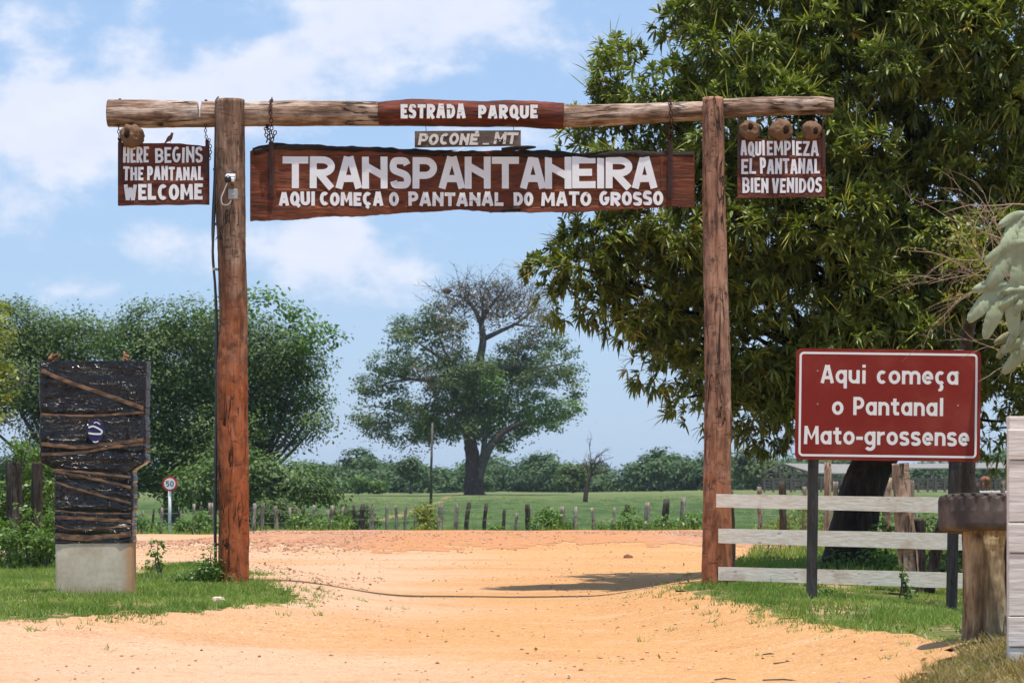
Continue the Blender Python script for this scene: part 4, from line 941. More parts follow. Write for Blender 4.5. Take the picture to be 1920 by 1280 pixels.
for xx, base in ((1524.5, 1118), (1787, 1146)):
    z0 = pz(base, SD); mb = MB(); xt = px_(xx+4, SD) if xx < 1600 else px_(xx+8, SD); xb_ = px_(xx-2, SD)
    p = np.array([(xb_, SD+.06, z0-.3), (xt, SD+.06, pz(662, SD))]); V, Fc = tube(p, .078*1.0, 4, True); 
    ang = pi/4; cxs = []
    V = []
    for q in p:
        for (sx, sy) in ((-1, -1), (1, -1), (1, 1), (-1, 1)): V.append(q+np.array((sx*.053, sy*.05, 0)))
    mk('post', V, [(0,1,5,4),(1,2,6,5),(2,3,7,6),(3,0,4,7),(4,5,6,7),(3,2,1,0)], M['steelpost'], rs)
mb = MB(); mb.box((px_(1797, SD), SD+.02, pz(657, SD)), (.10, .03, .02)); mb.build('back_rail', M['galv'], rs)

# ------------------------------------------------------------------ white rail fence right of the gate
wf = thing('rail_fence', 'low fence of three weathered white boards starting at the right gate post', 'fence', (3.8, 28.8, 0))
def fp(px, yl, yr, t_): pass
def board3(x0, y0, x1, y1, zt0, zb0, zt1, zb1, th, name, mat, parent, n=40):
    V = []
    for k in range(n):
        u = k/(n-1); x, y = x0+(x1-x0)*u, y0+(y1-y0)*u; j = .006*(vn(u*9, zt0*7, 0, 5)-.5); j2 = .006*(vn(u*9, zb0*7, 3, 5)-.5)
        a, b = zt0+(zt1-zt0)*u+j, zb0+(zb1-zb0)*u+j2; bw = .008*np.sin(u*4+zt0*5)
        V += [(x, y+bw, a), (x, y+bw, b), (x, y+th+bw, b), (x, y+th+bw, a)]
    Fc = [(0, 1, 2, 3), (4*n-1, 4*n-2, 4*n-3, 4*n-4)]
    for k in range(n-1):
        q = 4*k
        for s_ in range(4): Fc.append((q+s_, q+(s_+1) % 4, q+4+(s_+1) % 4, q+4+s_))
    return mk(name, V, Fc, mat, parent)
for (xl, yt, yb, z2) in ((1343, 925.5, 950.5, 0), (1347, 990.5, 1017.5, 0), (1347, 1062, 1087, 0)):
    D0, D1 = 29.72, 28.7
    board3(px_(xl, D0), D0, px_(1850, D1), D1, pz(yt, D0), pz(yb, D0), pz(yt, D0)-.045, pz(yb, D0)-.07, .03, 'board', M['fence_white'], wf)
V, Fc = log_geo([P(1708, 1122, 29.15), P(1702, 1040, 29.15), P(1694, 960, 29.15), P(1688, 868, 29.15)], [.105, .12, .115, .105], 24, 70, .09, 83, 1.0); mk('post', V, Fc, M['peeled'], wf, True)
V, Fc = log_geo([P(1724, 1120, 29.5), P(1722, 1040, 29.5), P(1721, 972, 29.5)], [.09, .09, .085], 16, 30, .08, 87, .8); mk('post', V, Fc, M['darkpost'], wf, True)
V, Fc = log_geo([P(1742, 1110, 29), P(1762, 1000, 29), P(1780, 930, 29)], [.07, .07, .06], 16, 40, .08, 89, .8); mk('brace', V, Fc, M['darkpost'], wf, True)
V, Fc = log_geo([P(1368, 1098, GY+.28), P(1368, 1000, GY+.28), P(1366, 930, GY+.28)], [.07, .075, .07], 16, 40, .08, 91, .8); mk('post', V, Fc, M['darkpost'], wf, True)
V, Fc = log_geo([P(1812, 1040, 36), P(1806, 960, 36), P(1802, 870, 36)], [.12, .11, .10], 16, 40, .08, 93, .8); o = mk('old_fence_post', V, Fc, M['peeled'], None, True); tag(o, 'rough brown post standing behind the right leg of the brown sign', 'post')

# ------------------------------------------------------------------ tyre on stump, near rails
stx, sty = 3.58, 18.25
V, Fc = log_geo([(stx+.0, sty, -.15), (stx+.01, sty, .3), (stx+.0, sty, .7), (stx+.02, sty, pz(990, 18.2))], [.185, .165, .16, .165], 48, 120, .10, 95, 1.4)
st_ = mk('tree_stump', V, Fc, M['stump'], None, True); tag(st_, 'pale split stump post carrying the old tyre at the right edge', 'stump')
V, Fc = log_geo([(stx+.22, sty+.05, -.15), (stx+.24, sty+.03, .4), (stx+.22, sty+.02, .92)], [.13, .12, .10], 24, 60, .14, 99, 1.2); mk('split_piece', V, Fc, M['trunk'], st_, True, origin=None)
tyc = np.array((px_(1763, 18.2)+.53, 18.25, pz(966, 18.2))); ty = thing('truck_tyre', 'worn dusty truck tyre lying flat on top of the stump', 'tyre', tyc-np.array((0, 0, .14)))
nu, prof = 160, []
for a in np.linspace(0, 2*pi, 26, endpoint=False):
    ca, sa = cos(a), sin(a); rr = .405+.125*np.sign(ca)*abs(ca)**.26; zz = .137*np.sign(sa)*abs(sa)**.28; prof.append((rr, zz, ca))
V = []
for i in range(nu):
    a = 2*pi*i/nu
    for (rr, zz, ca) in prof:
        g = 0
        if ca > .72: g = -.016*((i+zz*40) % 5 < 2)*(zz > .03) - .012*(abs(zz-.02) < .014)
        V.append(((rr+g)*cos(a), (rr+g)*sin(a), zz))
tilt = R(2.2); V = np.array(V); V = np.stack((V[:, 0], V[:, 1]*cos(R(-4))-V[:, 2]*sin(R(-4)), V[:, 1]*sin(R(-4))+V[:, 2]*cos(R(-4))-V[:, 0]*tan(tilt)), 1)+tyc; k = len(prof)
mk('casing', V, [(i*k+j, ((i+1) % nu)*k+j, ((i+1) % nu)*k+(j+1) % k, i*k+(j+1) % k) for i in range(nu) for j in range(k)], M['tyre'], ty, False)
ND = 16.0; nf = thing('board_gate_post', 'white limewashed post with horizontal boards at the right picture edge', 'fence', (px_(1905, ND), ND, 0))
mb = MB(); mb.box((px_(1892, ND)+.10, ND+.06, (pz(780, ND)-.05)/2), (.19, .09, pz(780, ND)+.05), b=.004); mb.build('post', M['lime'], nf)
for (a, b, wd) in ((805, 861, .9), (980.5, 1035, .9), (1156, 1211, .9)):
    z0, z1 = pz(b, ND), pz(a, ND); mb = MB(); mb.box((px_(1889, ND)+wd/2, ND-.005, (z0+z1)/2), (wd, .035, z1-z0), b=.004); mb.build('board', M['lime'], nf)
for (a, b) in ((863.5, 977), (1038, 1153), (1213.5, 1258)):
    z0, z1 = pz(b, ND), pz(a, ND); mb = MB(); mb.box((px_(1889, ND)+.10, ND-.002, (z0+z1)/2), (.19, .028, z1-z0), b=.004); mb.build('filler_board', M['lime'], nf)

# ------------------------------------------------------------------ speed sign
D = 85; q = P(318, 998, D)
sp_ = thing('speed_sign', 'round red rimmed 50 speed limit sign on a thin white pole', 'road sign', q)
mb = MB(); mb.tube([q-np.array((0, 0, .3)), P(318.5, 895, D)], .055, 10); mb.build('pole', M['pole_white'], sp_, True)
dc = P(318.5, 906.5, D-.07)
def disc(r, y0, y1, mat, name):
    a = np.linspace(0, 2*pi, 40, endpoint=False); f = np.stack((dc[0]+r*np.cos(a), np.full(40, y0), dc[2]+r*np.sin(a)), 1); b = f.copy(); b[:, 1] = y1
    return mk(name, np.vstack((f, b)), [tuple(range(40)), tuple(range(40, 80))[::-1]]+[(i, i+40, (i+1) % 40+40, (i+1) % 40) for i in range(40)], mat, sp_)
disc(.262, dc[1]-.01, dc[1]+.01, M['sign_red'], 'rim'); disc(.200, dc[1]-.016, dc[1]-.005, M['sign_white'], 'face')
mb = MB(); letter_mesh(mb, '5', dc[0]-.135, dc[2]-.09, .12, .19, .03, dc[1]-.017, .003); letter_mesh(mb, '0', dc[0]+.01, dc[2]-.09, .13, .19, .03, dc[1]-.017, .003); mb.build('numerals', M['sign_black'], sp_)

# ------------------------------------------------------------------ far pasture fence (posts + wires)
pf = thing('pasture_fence', 'long line of crooked grey wooden posts with wire along the pasture', 'fence', (0, 75, H(0, 75)))
posts = [(475,947,7),(490,946,7),(514,952,7),(540,955,5),(556,953,4),(572,955,4),(590,950,5),(612,960,4),(624,951,7),(643,953,5),(664,950,6),(679,948,9),(698,948,7),(725,950,5),(744,950,5),(762,953,5),(783,949,5),(800,948,8),(822,947,9),(852,947,7),(873,945,8),
         (909,948,7),(940,958,6),(965,965,5),(987,949,9),(1022,952,7),(1051,953,8),(1083,953,7),(1113,955,6),(1149,955,5),(1175,950,9),(1210,945,9),(1247,939,12),(1283,935,9),(286,958,4),(300,955,5),(335,958,4),(362,948,6),(378,952,6),(395,946,9),(270,960,4)]
for i, (a, b, wd) in enumerate(posts):
    D = 75+1.5*sin(a*.01); g = np.array((px_(a, D), D, H(px_(a, D), D)-.2)); tp = P(a+random.uniform(-4, 7)*(1 if a > 700 else .6), b-4, D)
    m_ = (g+tp)/2+np.array((random.uniform(-.05, .05), 0, 0)); r = wd/F*D/2*1.15
    V, Fc = tube(spline([g, m_, tp], 9), np.array([1, 1.05, 1, .95, 1.05, 1, .9, .95, .8])*r, 8, True, lambda u, an, k=i: 1+.3*(vn(u*8+k, np.cos(an), np.sin(an), 2)-.5)); mk('post', V, Fc, M['silverpost'] if random.random() < .72 else M['darkpost'], pf, True)
for hz in (.95, .62, .3):
    pts = [(px_(a, 75.0), 75.0, H(px_(a, 75.0), 75.0)+hz+.03*sin(a)) for a in range(240, 1330, 40)]
    mb = MB(); mb.tube(pts, .006, 4); mb.build('wire', M['wire'], pf)
pf2 = thing('pasture_fence', 'thicker weathered posts with wire seen through the white rail fence', 'fence', (8, 50, 0))
for i, (a, b, bb, wd, D, mt) in enumerate([(1424,912,1000,9,52,'silverpost'),(1467,902,1000,13,46,'darkpost'),(1509,912,1000,8,50,'silverpost'),(1552,866,1010,14,42,'peeled'),(1567,902,1000,9,48,'silverpost'),(1660,905,1020,10,45,'silverpost'),(1668,895,1010,10,44,'peeled'),(1710,900,1010,9,46,'silverpost'),(1372,920,1010,6,54,'darkpost'),(1832,905,990,9,50,'darkpost'),(1880,900,990,9,50,'silverpost')]):
    g = P(a+random.uniform(-4, 4), bb, D); tp = P(a, b, D); r = wd/F*D/2
    V, Fc = tube(spline([g, (g+tp)/2, tp], 11), r*(.9+.25*rng.random(11)), 9, True, lambda u, an, k=i: 1+.35*(vn(u*8+k, np.cos(an), np.sin(an), 2)-.5)); mk('post', V, Fc, M[mt], pf2, True)
for hz in (.95, .6): 
    mb = MB(); mb.tube([(px_(a, 48.0), 48.0, hz+.03*sin(a)) for a in range(1380, 1960, 30)], .005, 4); mb.build('wire', M['wire'], pf2)
# two old planks at the left edge
for k, (a, b, wd, lbl) in enumerate([(26, 866, 30, 'broad dark plank post at the far left edge above the vines'), (68, 866, 22, 'dark plank post wrapped in vines left of the totem')]):
    D = 36.0; V, Fc = log_geo([P(a, 1085, D), P(a+1, 960, D), P(a-1+k*3, b, D)], np.array([1, 1, .95])*wd/F*D/2, 14, 50, .16, 103+k, 1.2); o = mk('old_fence_post', V, Fc, M['darkpost'], None, True); tag(o, lbl, 'post')
# utility pole, thin
o = mk('utility_pole', *tube([P(808, 945, 150), P(808.5, 880, 150), P(811, 792, 150)], [.09, .08, .06], 8), M['greybark'], None, True); tag(o, 'thin leaning pole standing in the pasture left of the big tree', 'pole')

# ------------------------------------------------------------------ mango tree
MD = 36.5
mg = thing('mango_tree', 'huge mango tree with drooping glossy leaves behind the right gate post', 'tree', P(1592, 1068, 35.5))
tr_ = log_geo([P(1585, 1085, 34.8), P(1592, 1040, 34.8), P(1606, 960, 34.8), P(1632, 880, 34.9), P(1680, 780, 35), P(1700, 600, 35.2), P(1690, 480, 35.4)], [.42, .36, .33, .30, .30, .24, .14], 28, 120, .09, 111, 1.0)
mk('trunk', tr_[0], tr_[1], M['trunk'], mg, True)
mblobs_px = [(1205,165,75),(1160,135,42),(1330,95,105),(1450,60,115),(1600,40,130),(1750,40,130),(1890,60,140),(1110,285,58),(1190,290,90),(1300,270,110),(1430,250,125),(1570,190,95),(1130,450,80),(1062,500,46),(1095,545,40),(1240,450,115),(1370,430,130),(1520,400,130),(1210,570,80),(1170,600,40),
             (1290,650,85),(1275,745,50),(1330,770,52),(1400,620,120),(1430,745,66),(1490,700,80),(1550,560,130),(1690,540,120),(1620,680,90),(1760,660,90),(1880,650,100),(1880,790,60),(1670,380,105),(1800,380,110),(1900,290,110),(1900,480,110),(1790,200,80),(2020,150,150),(2040,400,150),(2030,620,150),(1640,140,100),(1740,470,90),(1850,560,80),(1620,300,80),(1380,-80,110),(1550,-110,130),(1730,-120,140),(1920,-100,140),(1090,470,50),(1150,230,40)]
blobs = []
for i, (a, b, r) in enumerate(mblobs_px):
    if a < 1345 and b > 60: a += 14; r *= .84
    if b < 30: ds = (33.6, 36.6)
    elif a > 1500 and 150 < b < 300: ds = (35.0,)
    elif a < 1345 and b > 60: ds = (33.2,) if r < 90 else (33.1, 33.5)
    elif r > 95: ds = (32.9, 35.6)
    elif r > 60: ds = (33.0, 34.8)
    else: ds = (33.3,)
    for d in ds:
        d += random.uniform(-.35, .35)*(.2 if a < 1345 else 1); c = P(a, b, d); blobs.append((c[0], c[1], c[2], r/F*d))
S_, SN = blob_clumps(blobs, .50, .22, .92)
gp = fbm(S_[:, 0]*1.1, S_[:, 1]*1.1, S_[:, 2]*1.5, 63, 2); kk = gp > .34; S_, SN, gp = S_[kk], SN[kk], gp[kk]; S_ = S_+SN*((gp-.53)*.75)[:, None]
per_ = 15; sr = .24+.16*rng.random(len(S_)); C = np.repeat(S_, per_, 0); N = rand_dirs(len(C))+np.repeat(SN, per_, 0)*.7+np.array((0, 0, .55)); N /= np.linalg.norm(N, axis=1)[:, None]
C = C+N*(np.repeat(sr, per_)*(.75+.4*rng.random(len(C))))[:, None]*np.array((1.15, 1.15, .8)); SUBT = np.repeat(rng.random(len(S_)), per_)
def cluster_leaves(C, N, per, Lm, Wm, seed, tb=0.0, young=.05):
    n = len(C); c = np.repeat(C, per, 0); nn = np.repeat(N+np.array((0, 0, .35)), per, 0); nn /= np.linalg.norm(nn, axis=1)[:, None]; m = len(c)
    d = rand_dirs(m)+nn*.75+np.array((0, 0, .05)); d /= np.linalg.norm(d, axis=1)[:, None]
    ct = np.repeat(rng.random(n), per); yg = np.repeat(rng.random(n) < young, per)
    lowz = np.repeat(np.clip(-N[:, 2], 0, 1), per)
    t = np.clip(tb+.10+.22*ct+.32*np.repeat(SUBT, per)+.25*(rng.random(m)-.3), 0, .80); t[yg] = .86+.14*rng.random(yg.sum())
    L = Lm*(.45+.85*rng.random(m)); dr = .08+.45*rng.random(m)+.35*lowz
    return leaves_mesh(c, d, L, Wm*(.7+.6*rng.random(m)), dr, t)
V, Fc, T = cluster_leaves(C, N, 15, .165, .036, 3, .02, .012)
mk('crown', V, Fc, M['mango'], mg, tint=T)
k = rng.random(len(C)) < .13; k &= N[:, 2] > -.35; Cs = np.repeat(C[k], 4, 0); Ns = np.repeat(N[k], 4, 0)
d = Ns*1.1+rand_dirs(len(Cs))*.9+np.array((0, 0, .15)); d /= np.linalg.norm(d, axis=1)[:, None]
V, Fc, T = leaves_mesh(Cs, d, .22+.30*rng.random(len(Cs)), np.full(len(Cs), .015), .15*rng.random(len(Cs)), rng.random(len(Cs))); mk('flower_stalks', V, Fc, M['mango_stalk'], mg, tint=T)
segs = []
tb_ = [P(1632, 880, 34.9), P(1680, 780, 35), P(1700, 600, 35.2), P(1690, 500, 35.4)]
for i, (x, y, z, r) in enumerate(blobs):
    e = np.array((x, y, z)); s0 = tb_[min(3, i % 4)]
    if e[2] > 6.6 and i % 5: continue
    if e[2] < s0[2]+.2: s0 = tb_[1]
    mid = (s0+e)/2+np.array((0, 0, .35)); segs.append(([s0, mid, e], .10 if r > .8 else .06, .018))
limbs('limbs', segs, M['trunk'], mg, 6)
for i, (a, b) in enumerate([(1270, 168), (1281, 727), (1312, 733), (1880, 258)]):
    c = P(a, b, 34.6); L_ = 8; nu, nv = 12, 9; U, W_ = np.meshgrid(np.linspace(0, 2*pi, nu, endpoint=False), np.linspace(0, pi, nv))
    V = c+np.stack((np.sin(W_)*np.cos(U)*.042, np.sin(W_)*np.sin(U)*.038, np.cos(W_)*.058+.008*np.cos(U)*np.sin(W_)), -1).reshape(-1, 3)
    mk('mango', V, [(q*nu+j, q*nu+(j+1) % nu, (q+1)*nu+(j+1) % nu, (q+1)*nu+j) for q in range(nv-1) for j in range(nu)], M['mango_fruit'], mg, True)

# ------------------------------------------------------------------ right edge: dark second trunk, thorn bush, cecropia
bush = thing('bare_bush', 'leafless brown twiggy bush with a few yellow leaves above the brown sign', 'bush', P(1815, 1090, 24.5))
segs = []; 
def twigs(o_, dirv, L, n, depth, out, r):
    d = dirv/np.linalg.norm(dirv); p = [np.array(o_)]
    for k in range(n): d = d+rng.normal(0, .13, 3); d /= np.linalg.norm(d); p.append(p[-1]+d*L/n)
    out.append((p, r, r*.35))
    if depth > 0:
        for q in range(3):
            i = rng.integers(1, n+1); dd = d+rng.normal(0, .5, 3); twigs(p[i], dd, L*.55, 4, depth-1, out, r*.55)
for k in range(13):
    st0 = P(1925+rng.normal(0, 12), 500+rng.normal(0, 45), 24+rng.normal(0, .5)); twigs(st0, np.array((-1, rng.normal(0, .35), rng.normal(.15, .42))), .95, 6, 2, segs, .008)
for k in range(4):
    st0 = P(1915, 655+rng.normal(0, 30), 24); twigs(st0, np.array((-1, rng.normal(0, .35), rng.normal(.1, .25))), .55, 5, 1, segs, .006)
limbs('twigs', segs, M['twig'], bush, 4)
V, Fc = log_geo([P(1822, 1100, 27.6), P(1815, 900, 27.6), P(1818, 760, 27.5), P(1812, 640, 27.2), P(1845, 560, 26.4), P(1925, 500, 24.5)], [.10, .09, .085, .075, .05, .035], 14, 60, .08, 121, .8); mk('stem', V, Fc, M['darkpost'], bush, True)
bl = [P(a, b, 24.3).tolist()+[r/F*24.3] for a, b, r in [(1770,445,32),(1745,430,18),(1800,470,36),(1840,490,30),(1850,535,26),(1820,540,22),(1778,560,9),(1890,520,30),(1905,690,20),(1912,720,16),(1880,600,20),(1830,440,22)]]
foliage('leaves', bl, M['yellowleaf'], bush, .10, 5, .05, .055, .3, .42, tb=.1, seed=5, tv=.9)
cec = thing('cecropia_plant', 'young plant with large pale silvery lobed leaves at the right edge', 'plant', P(1950, 1100, 20.5))
V, Fc = tube(spline([P(1950, 1100, 20.5), P(1948, 800, 20.5), P(1935, 560, 20.5), P(1925, 400, 20.5)], 20), np.linspace(.035, .015, 20), 8); mk('stem', V, Fc, M['greybark'], cec, True)
def lobed(c, azd, tilt_, nl, L, brown=0.0, spread=220):
    mb = MB(); T = []
    for k in range(nl):
        a = R(-spread/2+spread*k/(nl-1)+azd+random.uniform(-5, 5)); dl = np.array((cos(a), 0, sin(a))); Lk = L*(1-.25*abs(k-(nl-1)/2)/(nl/2))*random.uniform(.85, 1.08)
        d3 = np.array((dl[0], -.35*tilt_, dl[2]*.9)); sd_ = np.array((-dl[2], random.uniform(-.3, .3), dl[0])); m = 21; V = []
        for q in range(m):
            u = q/(m-1); wd = Lk*.165*(sin(pi*min(1, u*.80+.10))**.75+.05)*(1 if u < .97 else .4); p = c+d3*Lk*u+np.array((0, -.01*sin(u*9+k), -.30*Lk*u*u))
            rp = .010*sin(u*46); V += [p-sd_*wd+np.array((0, .025+rp, 0)), p+np.array((0, -.012, 0)), p+sd_*wd+np.array((0, .025-rp, 0))]
        Fc = []
        for q in range(m-1): e = 3*q; Fc += [(e, e+1, e+4, e+3), (e+1, e+2, e+5, e+4)]
        mb.add(V, Fc); T += [brown]*len(V)
    o = mk('leaf', np.concatenate(mb.V), mb.F, M['silver'], cec, True, tint=T); return o
for (a, b, azd, nl, L, br) in [(1925,400,245,4,.40,0),(1925,455,240,4,.50,0),(1893,535,245,5,.50,.0),(1930,545,200,3,.30,0),(1930,600,255,3,.34,.1),(1915,625,235,4,.34,.45),(1945,640,235,4,.42,0.05)]:
    c = P(a, b, 20.0+random.uniform(-.2, .2)); lobed(c, azd, random.uniform(-.4, .8), nl, L*.88, br, 36*(nl-1))
    mb = MB(); mb.tube(spline([P(1935, b-30, 20.5), (c+P(1940, b, 20.5))/2+np.array((0, 0, .03)), c], 10), .007, 6); mb.build('petiole', M['greybark'], cec, True)

# ------------------------------------------------------------------ left dark trees
def pxblobs(lst, D, jd, ry=1.0): 
    out = []
    for a, b, r in lst:
        d = D+random.uniform(-jd, jd); c = P(a, b, d); out.append((c[0], c[1], c[2], r/F*d*ry))
    return out
def dtree(label, lst, D, base, mat, spacing=.52, per=46, spread=.38, size=.155, gap=.10, tb=0, jd=1.5, name='dark_tree', group='dark trees behind the totem', extra=None, seed=1):
    t = thing(name, label, 'tree', (px_(base, D), D, H(px_(base, D), D)), group); bl = pxblobs(lst, D, jd)
    foliage('crown', bl, mat, t, spacing, per, spread, size, .2, gap, tb, seed=seed)
    b0 = np.array((px_(base, D), D, H(px_(base, D), D)-.2)); f = P(base, 900, D)
    segs = [([b0, (b0+f)/2, f], .35, .28)]+[([f, (f+np.array(q[:3]))/2+np.array((0, 0, -.3)), np.array(q[:3])], .14, .03) for q in bl]
    limbs('trunk', segs, M['greybark'], t, 6)
    if extra: foliage('bright_top', pxblobs(extra, D, .8), M['brightgreen'], t, .7, 20, .35, .24, .1, .38, .15, seed=3)  # extra leaves in a brighter green over the crown top
    return t
dtree('dark feathery tree at the left edge behind the totem', [(30,700,70),(130,760,75),(20,620,60),(110,650,60),(30,620,55),(95,625,50),(165,625,50),(225,640,40),(-20,660,60),(60,710,65),(150,715,70),(100,790,50),(150,830,65),(30,880,45),(-60,760,70),(60,890,40)], 112, 120, M['dkgreen'], seed=5, gap=.14)
dtree('dense dark tree just left of the left gate post', [(300,680,75),(330,780,80),(380,640,55),(290,610,50),(350,605,48),(250,650,55),(330,690,75),(260,740,70),(400,700,65),(330,790,75),(400,810,70),(250,840,60),(320,870,60),(400,880,55),(230,900,35)], 108, 320, M['dkgreen'], seed=6, gap=.14)
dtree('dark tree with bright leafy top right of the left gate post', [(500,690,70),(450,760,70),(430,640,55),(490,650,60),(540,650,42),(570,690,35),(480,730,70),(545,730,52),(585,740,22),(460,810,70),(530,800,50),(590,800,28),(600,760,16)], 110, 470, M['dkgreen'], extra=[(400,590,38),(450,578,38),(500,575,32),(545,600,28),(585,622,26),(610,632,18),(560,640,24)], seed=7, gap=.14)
dtree('low round dark bush tree under the right end of the dark trees', [(450,890,55),(510,900,48),(560,905,42),(600,915,34),(400,910,50),(625,930,18),(350,920,45)], 100, 520, M['dkgreen'], .5, 24, .3, .2, .15, .05, 1, 'dark_bush_tree', seed=8)
# sapling at the left edge, near
sap = thing('leafy_sapling', 'yellow green sapling with fading leaves reaching in at the left edge', 'tree', P(-60, 1060, 36))
foliage('leaves', pxblobs([(-10,625,30),(0,680,26),(5,730,24),(-20,770,40),(10,640,14),(18,700,12),(-40,600,60)], 36, .3), M['yellowleaf'], sap, .16, 8, .09, .08, .3, .3, .0, seed=9, tv=.9)
segs = []
for k in range(6): twigs(P(-60, 800+rng.normal(0, 40), 36), np.array((1, 0, rng.normal(.3, .4))), 1.0, 6, 1, segs, .012)
segs.append(([P(-60, 1060, 36), P(-62, 850, 36), P(-50, 600, 36)], .06, .03)); limbs('stem', segs, M['greybark'], sap, 5)

# ------------------------------------------------------------------ the great tree in the pasture
CD = 258; cb = P(888, 928, CD)
ct = thing('great_tree', 'huge spreading tree with thick trunk and half bare top in the pasture', 'tree', cb)
def PX(*l): return [P(a, b, CD) for a, b in l]
V, Fc = log_geo([P(890, 935, CD), P(888, 915, CD), P(886, 860, CD), P(881, 820, CD), P(880, 770, CD), P(890, 700, CD)], [1.45, 1.0, .78, .68, .62, .5], 22, 60, .10, 131, 1.0)
mk('trunk', V, Fc, M['bigtrunk'], ct, True)
gsegs = [(PX((893,900),(902,870),(920,835),(945,808),(985,790)), .75, .25), (PX((905,865),(908,830),(910,800)), .4, .25), (PX((888,720),(900,670),(905,640),(903,610)), .5, .35), (PX((903,610),(890,580),(870,560),(845,552)), .3, .08), (PX((903,600),(915,580),(930,562),(945,540)), .3, .06),
         (PX((908,635),(935,622),(965,608),(990,590),(1010,570)), .3, .06), (PX((905,605),(905,570),(900,540)), .2, .05), (PX((870,565),(880,545),(875,528)), .15, .04), (PX((930,562),(960,560),(985,548)), .14, .04), (PX((965,608),(1000,612),(1030,610)), .14, .04),
         (PX((888,730),(850,690),(810,660),(780,640)), .35, .08), (PX((885,760),(830,720),(770,710),(720,700)), .35, .08), (PX((885,780),(840,770),(760,770),(700,760)), .25, .06), (PX((895,740),(950,690),(1010,690),(1060,680)), .35, .07), (PX((850,690),(830,650),(815,600)), .2, .05), (PX((770,710),(720,720),(690,745)), .15, .05)]
limbs('limbs', gsegs, M['greybark'], ct, 7)
ts = []
for _ in range(85):
    a = random.uniform(-1.2, 1.2); st0 = P(random.choice([903, 930, 870, 965, 990, 905, 945, 845]), random.uniform(560, 600), CD); twigs(st0, np.array((sin(a), rng.normal(0, .5), cos(a)*.8)), random.uniform(1.8, 3.4), 5, 2, ts, .07)
limbs('bare_twigs', ts, M['greybark'], ct, 3)
foliage('green_leaves', pxblobs([(765,615,26),(745,640,25),(720,685,30),(690,735,32),(680,780,22),(700,800,20),(740,740,28),(760,770,26),(795,625,35),(815,590,24),(835,655,34),(850,610,22),(1000,650,32),(1035,690,34),(1060,655,18),(1030,612,20),(965,670,34),(1075,700,20),(1080,730,14),(985,700,30),(790,680,36),(840,700,34),(770,690,26),(880,690,26),(745,828,12),(725,815,12),(1040,640,18),(860,700,30),(850,740,34),(900,690,30),(955,700,30),(870,800,26),(780,810,22),(1000,720,30),(730,790,26),(820,750,34)], CD, 6), M['midgreen'], ct, .80, 26, .46, .32, .25, .34, .05, seed=11)
foliage('bright_leaves', pxblobs([(915,715,28),(930,745,34),(970,760,32),(1010,765,32),(1045,770,26),(1070,765,18),(935,790,28),(985,795,24),(900,770,22),(805,780,28),(830,790,26),(790,790,20),(845,815,14),(1040,795,16),(880,740,30),(890,780,30),(860,800,22),(905,810,24),(955,830,20),(925,690,22),(800,810,22)], CD, 5), M['brightgreen'], ct, .80, 26, .44, .34, .2, .18, .25, seed=12)
foliage('brown_leaves', pxblobs([(850,555,32),(885,540,30),(925,538,32),(960,550,28),(830,575,22),(905,570,30),(985,585,26),(1005,610,22),(870,590,22),(940,590,24),(850,650,22),(815,720,20),(870,755,16),(690,790,18),(1000,630,22),(820,600,26),(860,620,26),(925,600,26),(965,640,20),(830,690,22),(850,770,20),(795,700,18),(1020,590,20)], CD, 5), M['brownleaf'], ct, .75, 12, .55, .25, .4, .36, .0, seed=13)
foliage('hanging_leaves', pxblobs([(740,855,14),(760,840,12),(700,830,10),(790,845,12),(985,820,14),(935,840,10),(1070,790,10),(1060,820,8),(680,810,10)], CD, 4), M['midgreen'], ct, 1.1, 8, .6, .28, .3, .35, .05, seed=14)
nq = P(838, 545, CD); V, Fc = tube([nq-np.array((0, 0, .35)), nq, nq+np.array((0, 0, .3))], [.25, .65, .15], 10); mk('stick_nest', V, Fc, M['fartwig'], ct, True)

# bare little tree
bt = thing('bare_tree', 'small leafless grey tree standing in front of the far wood', 'tree', P(1097, 938, 200)); ts = [([P(1097, 940, 200), P(1100, 915, 200), P(1106, 893, 200), P(1112, 875, 200)], .22, .1)]
for k in range(16):
    a = random.uniform(-1.3, 1.3); twigs(P(1108, random.uniform(872, 895), 200), np.array((sin(a), rng.normal(0, .4), cos(a)*.7)), random.uniform(1, 1.9), 5, 2, ts, .05)
limbs('branches', ts, M['fartwig'], bt, 4)
foliage('sparse_leaves', pxblobs([(1070,885,18),(1110,875,18),(1140,885,16),(1090,870,14)], 200, 1), M['brownleaf'], bt, .8, 3, .4, .12, .4, .35, seed=15)

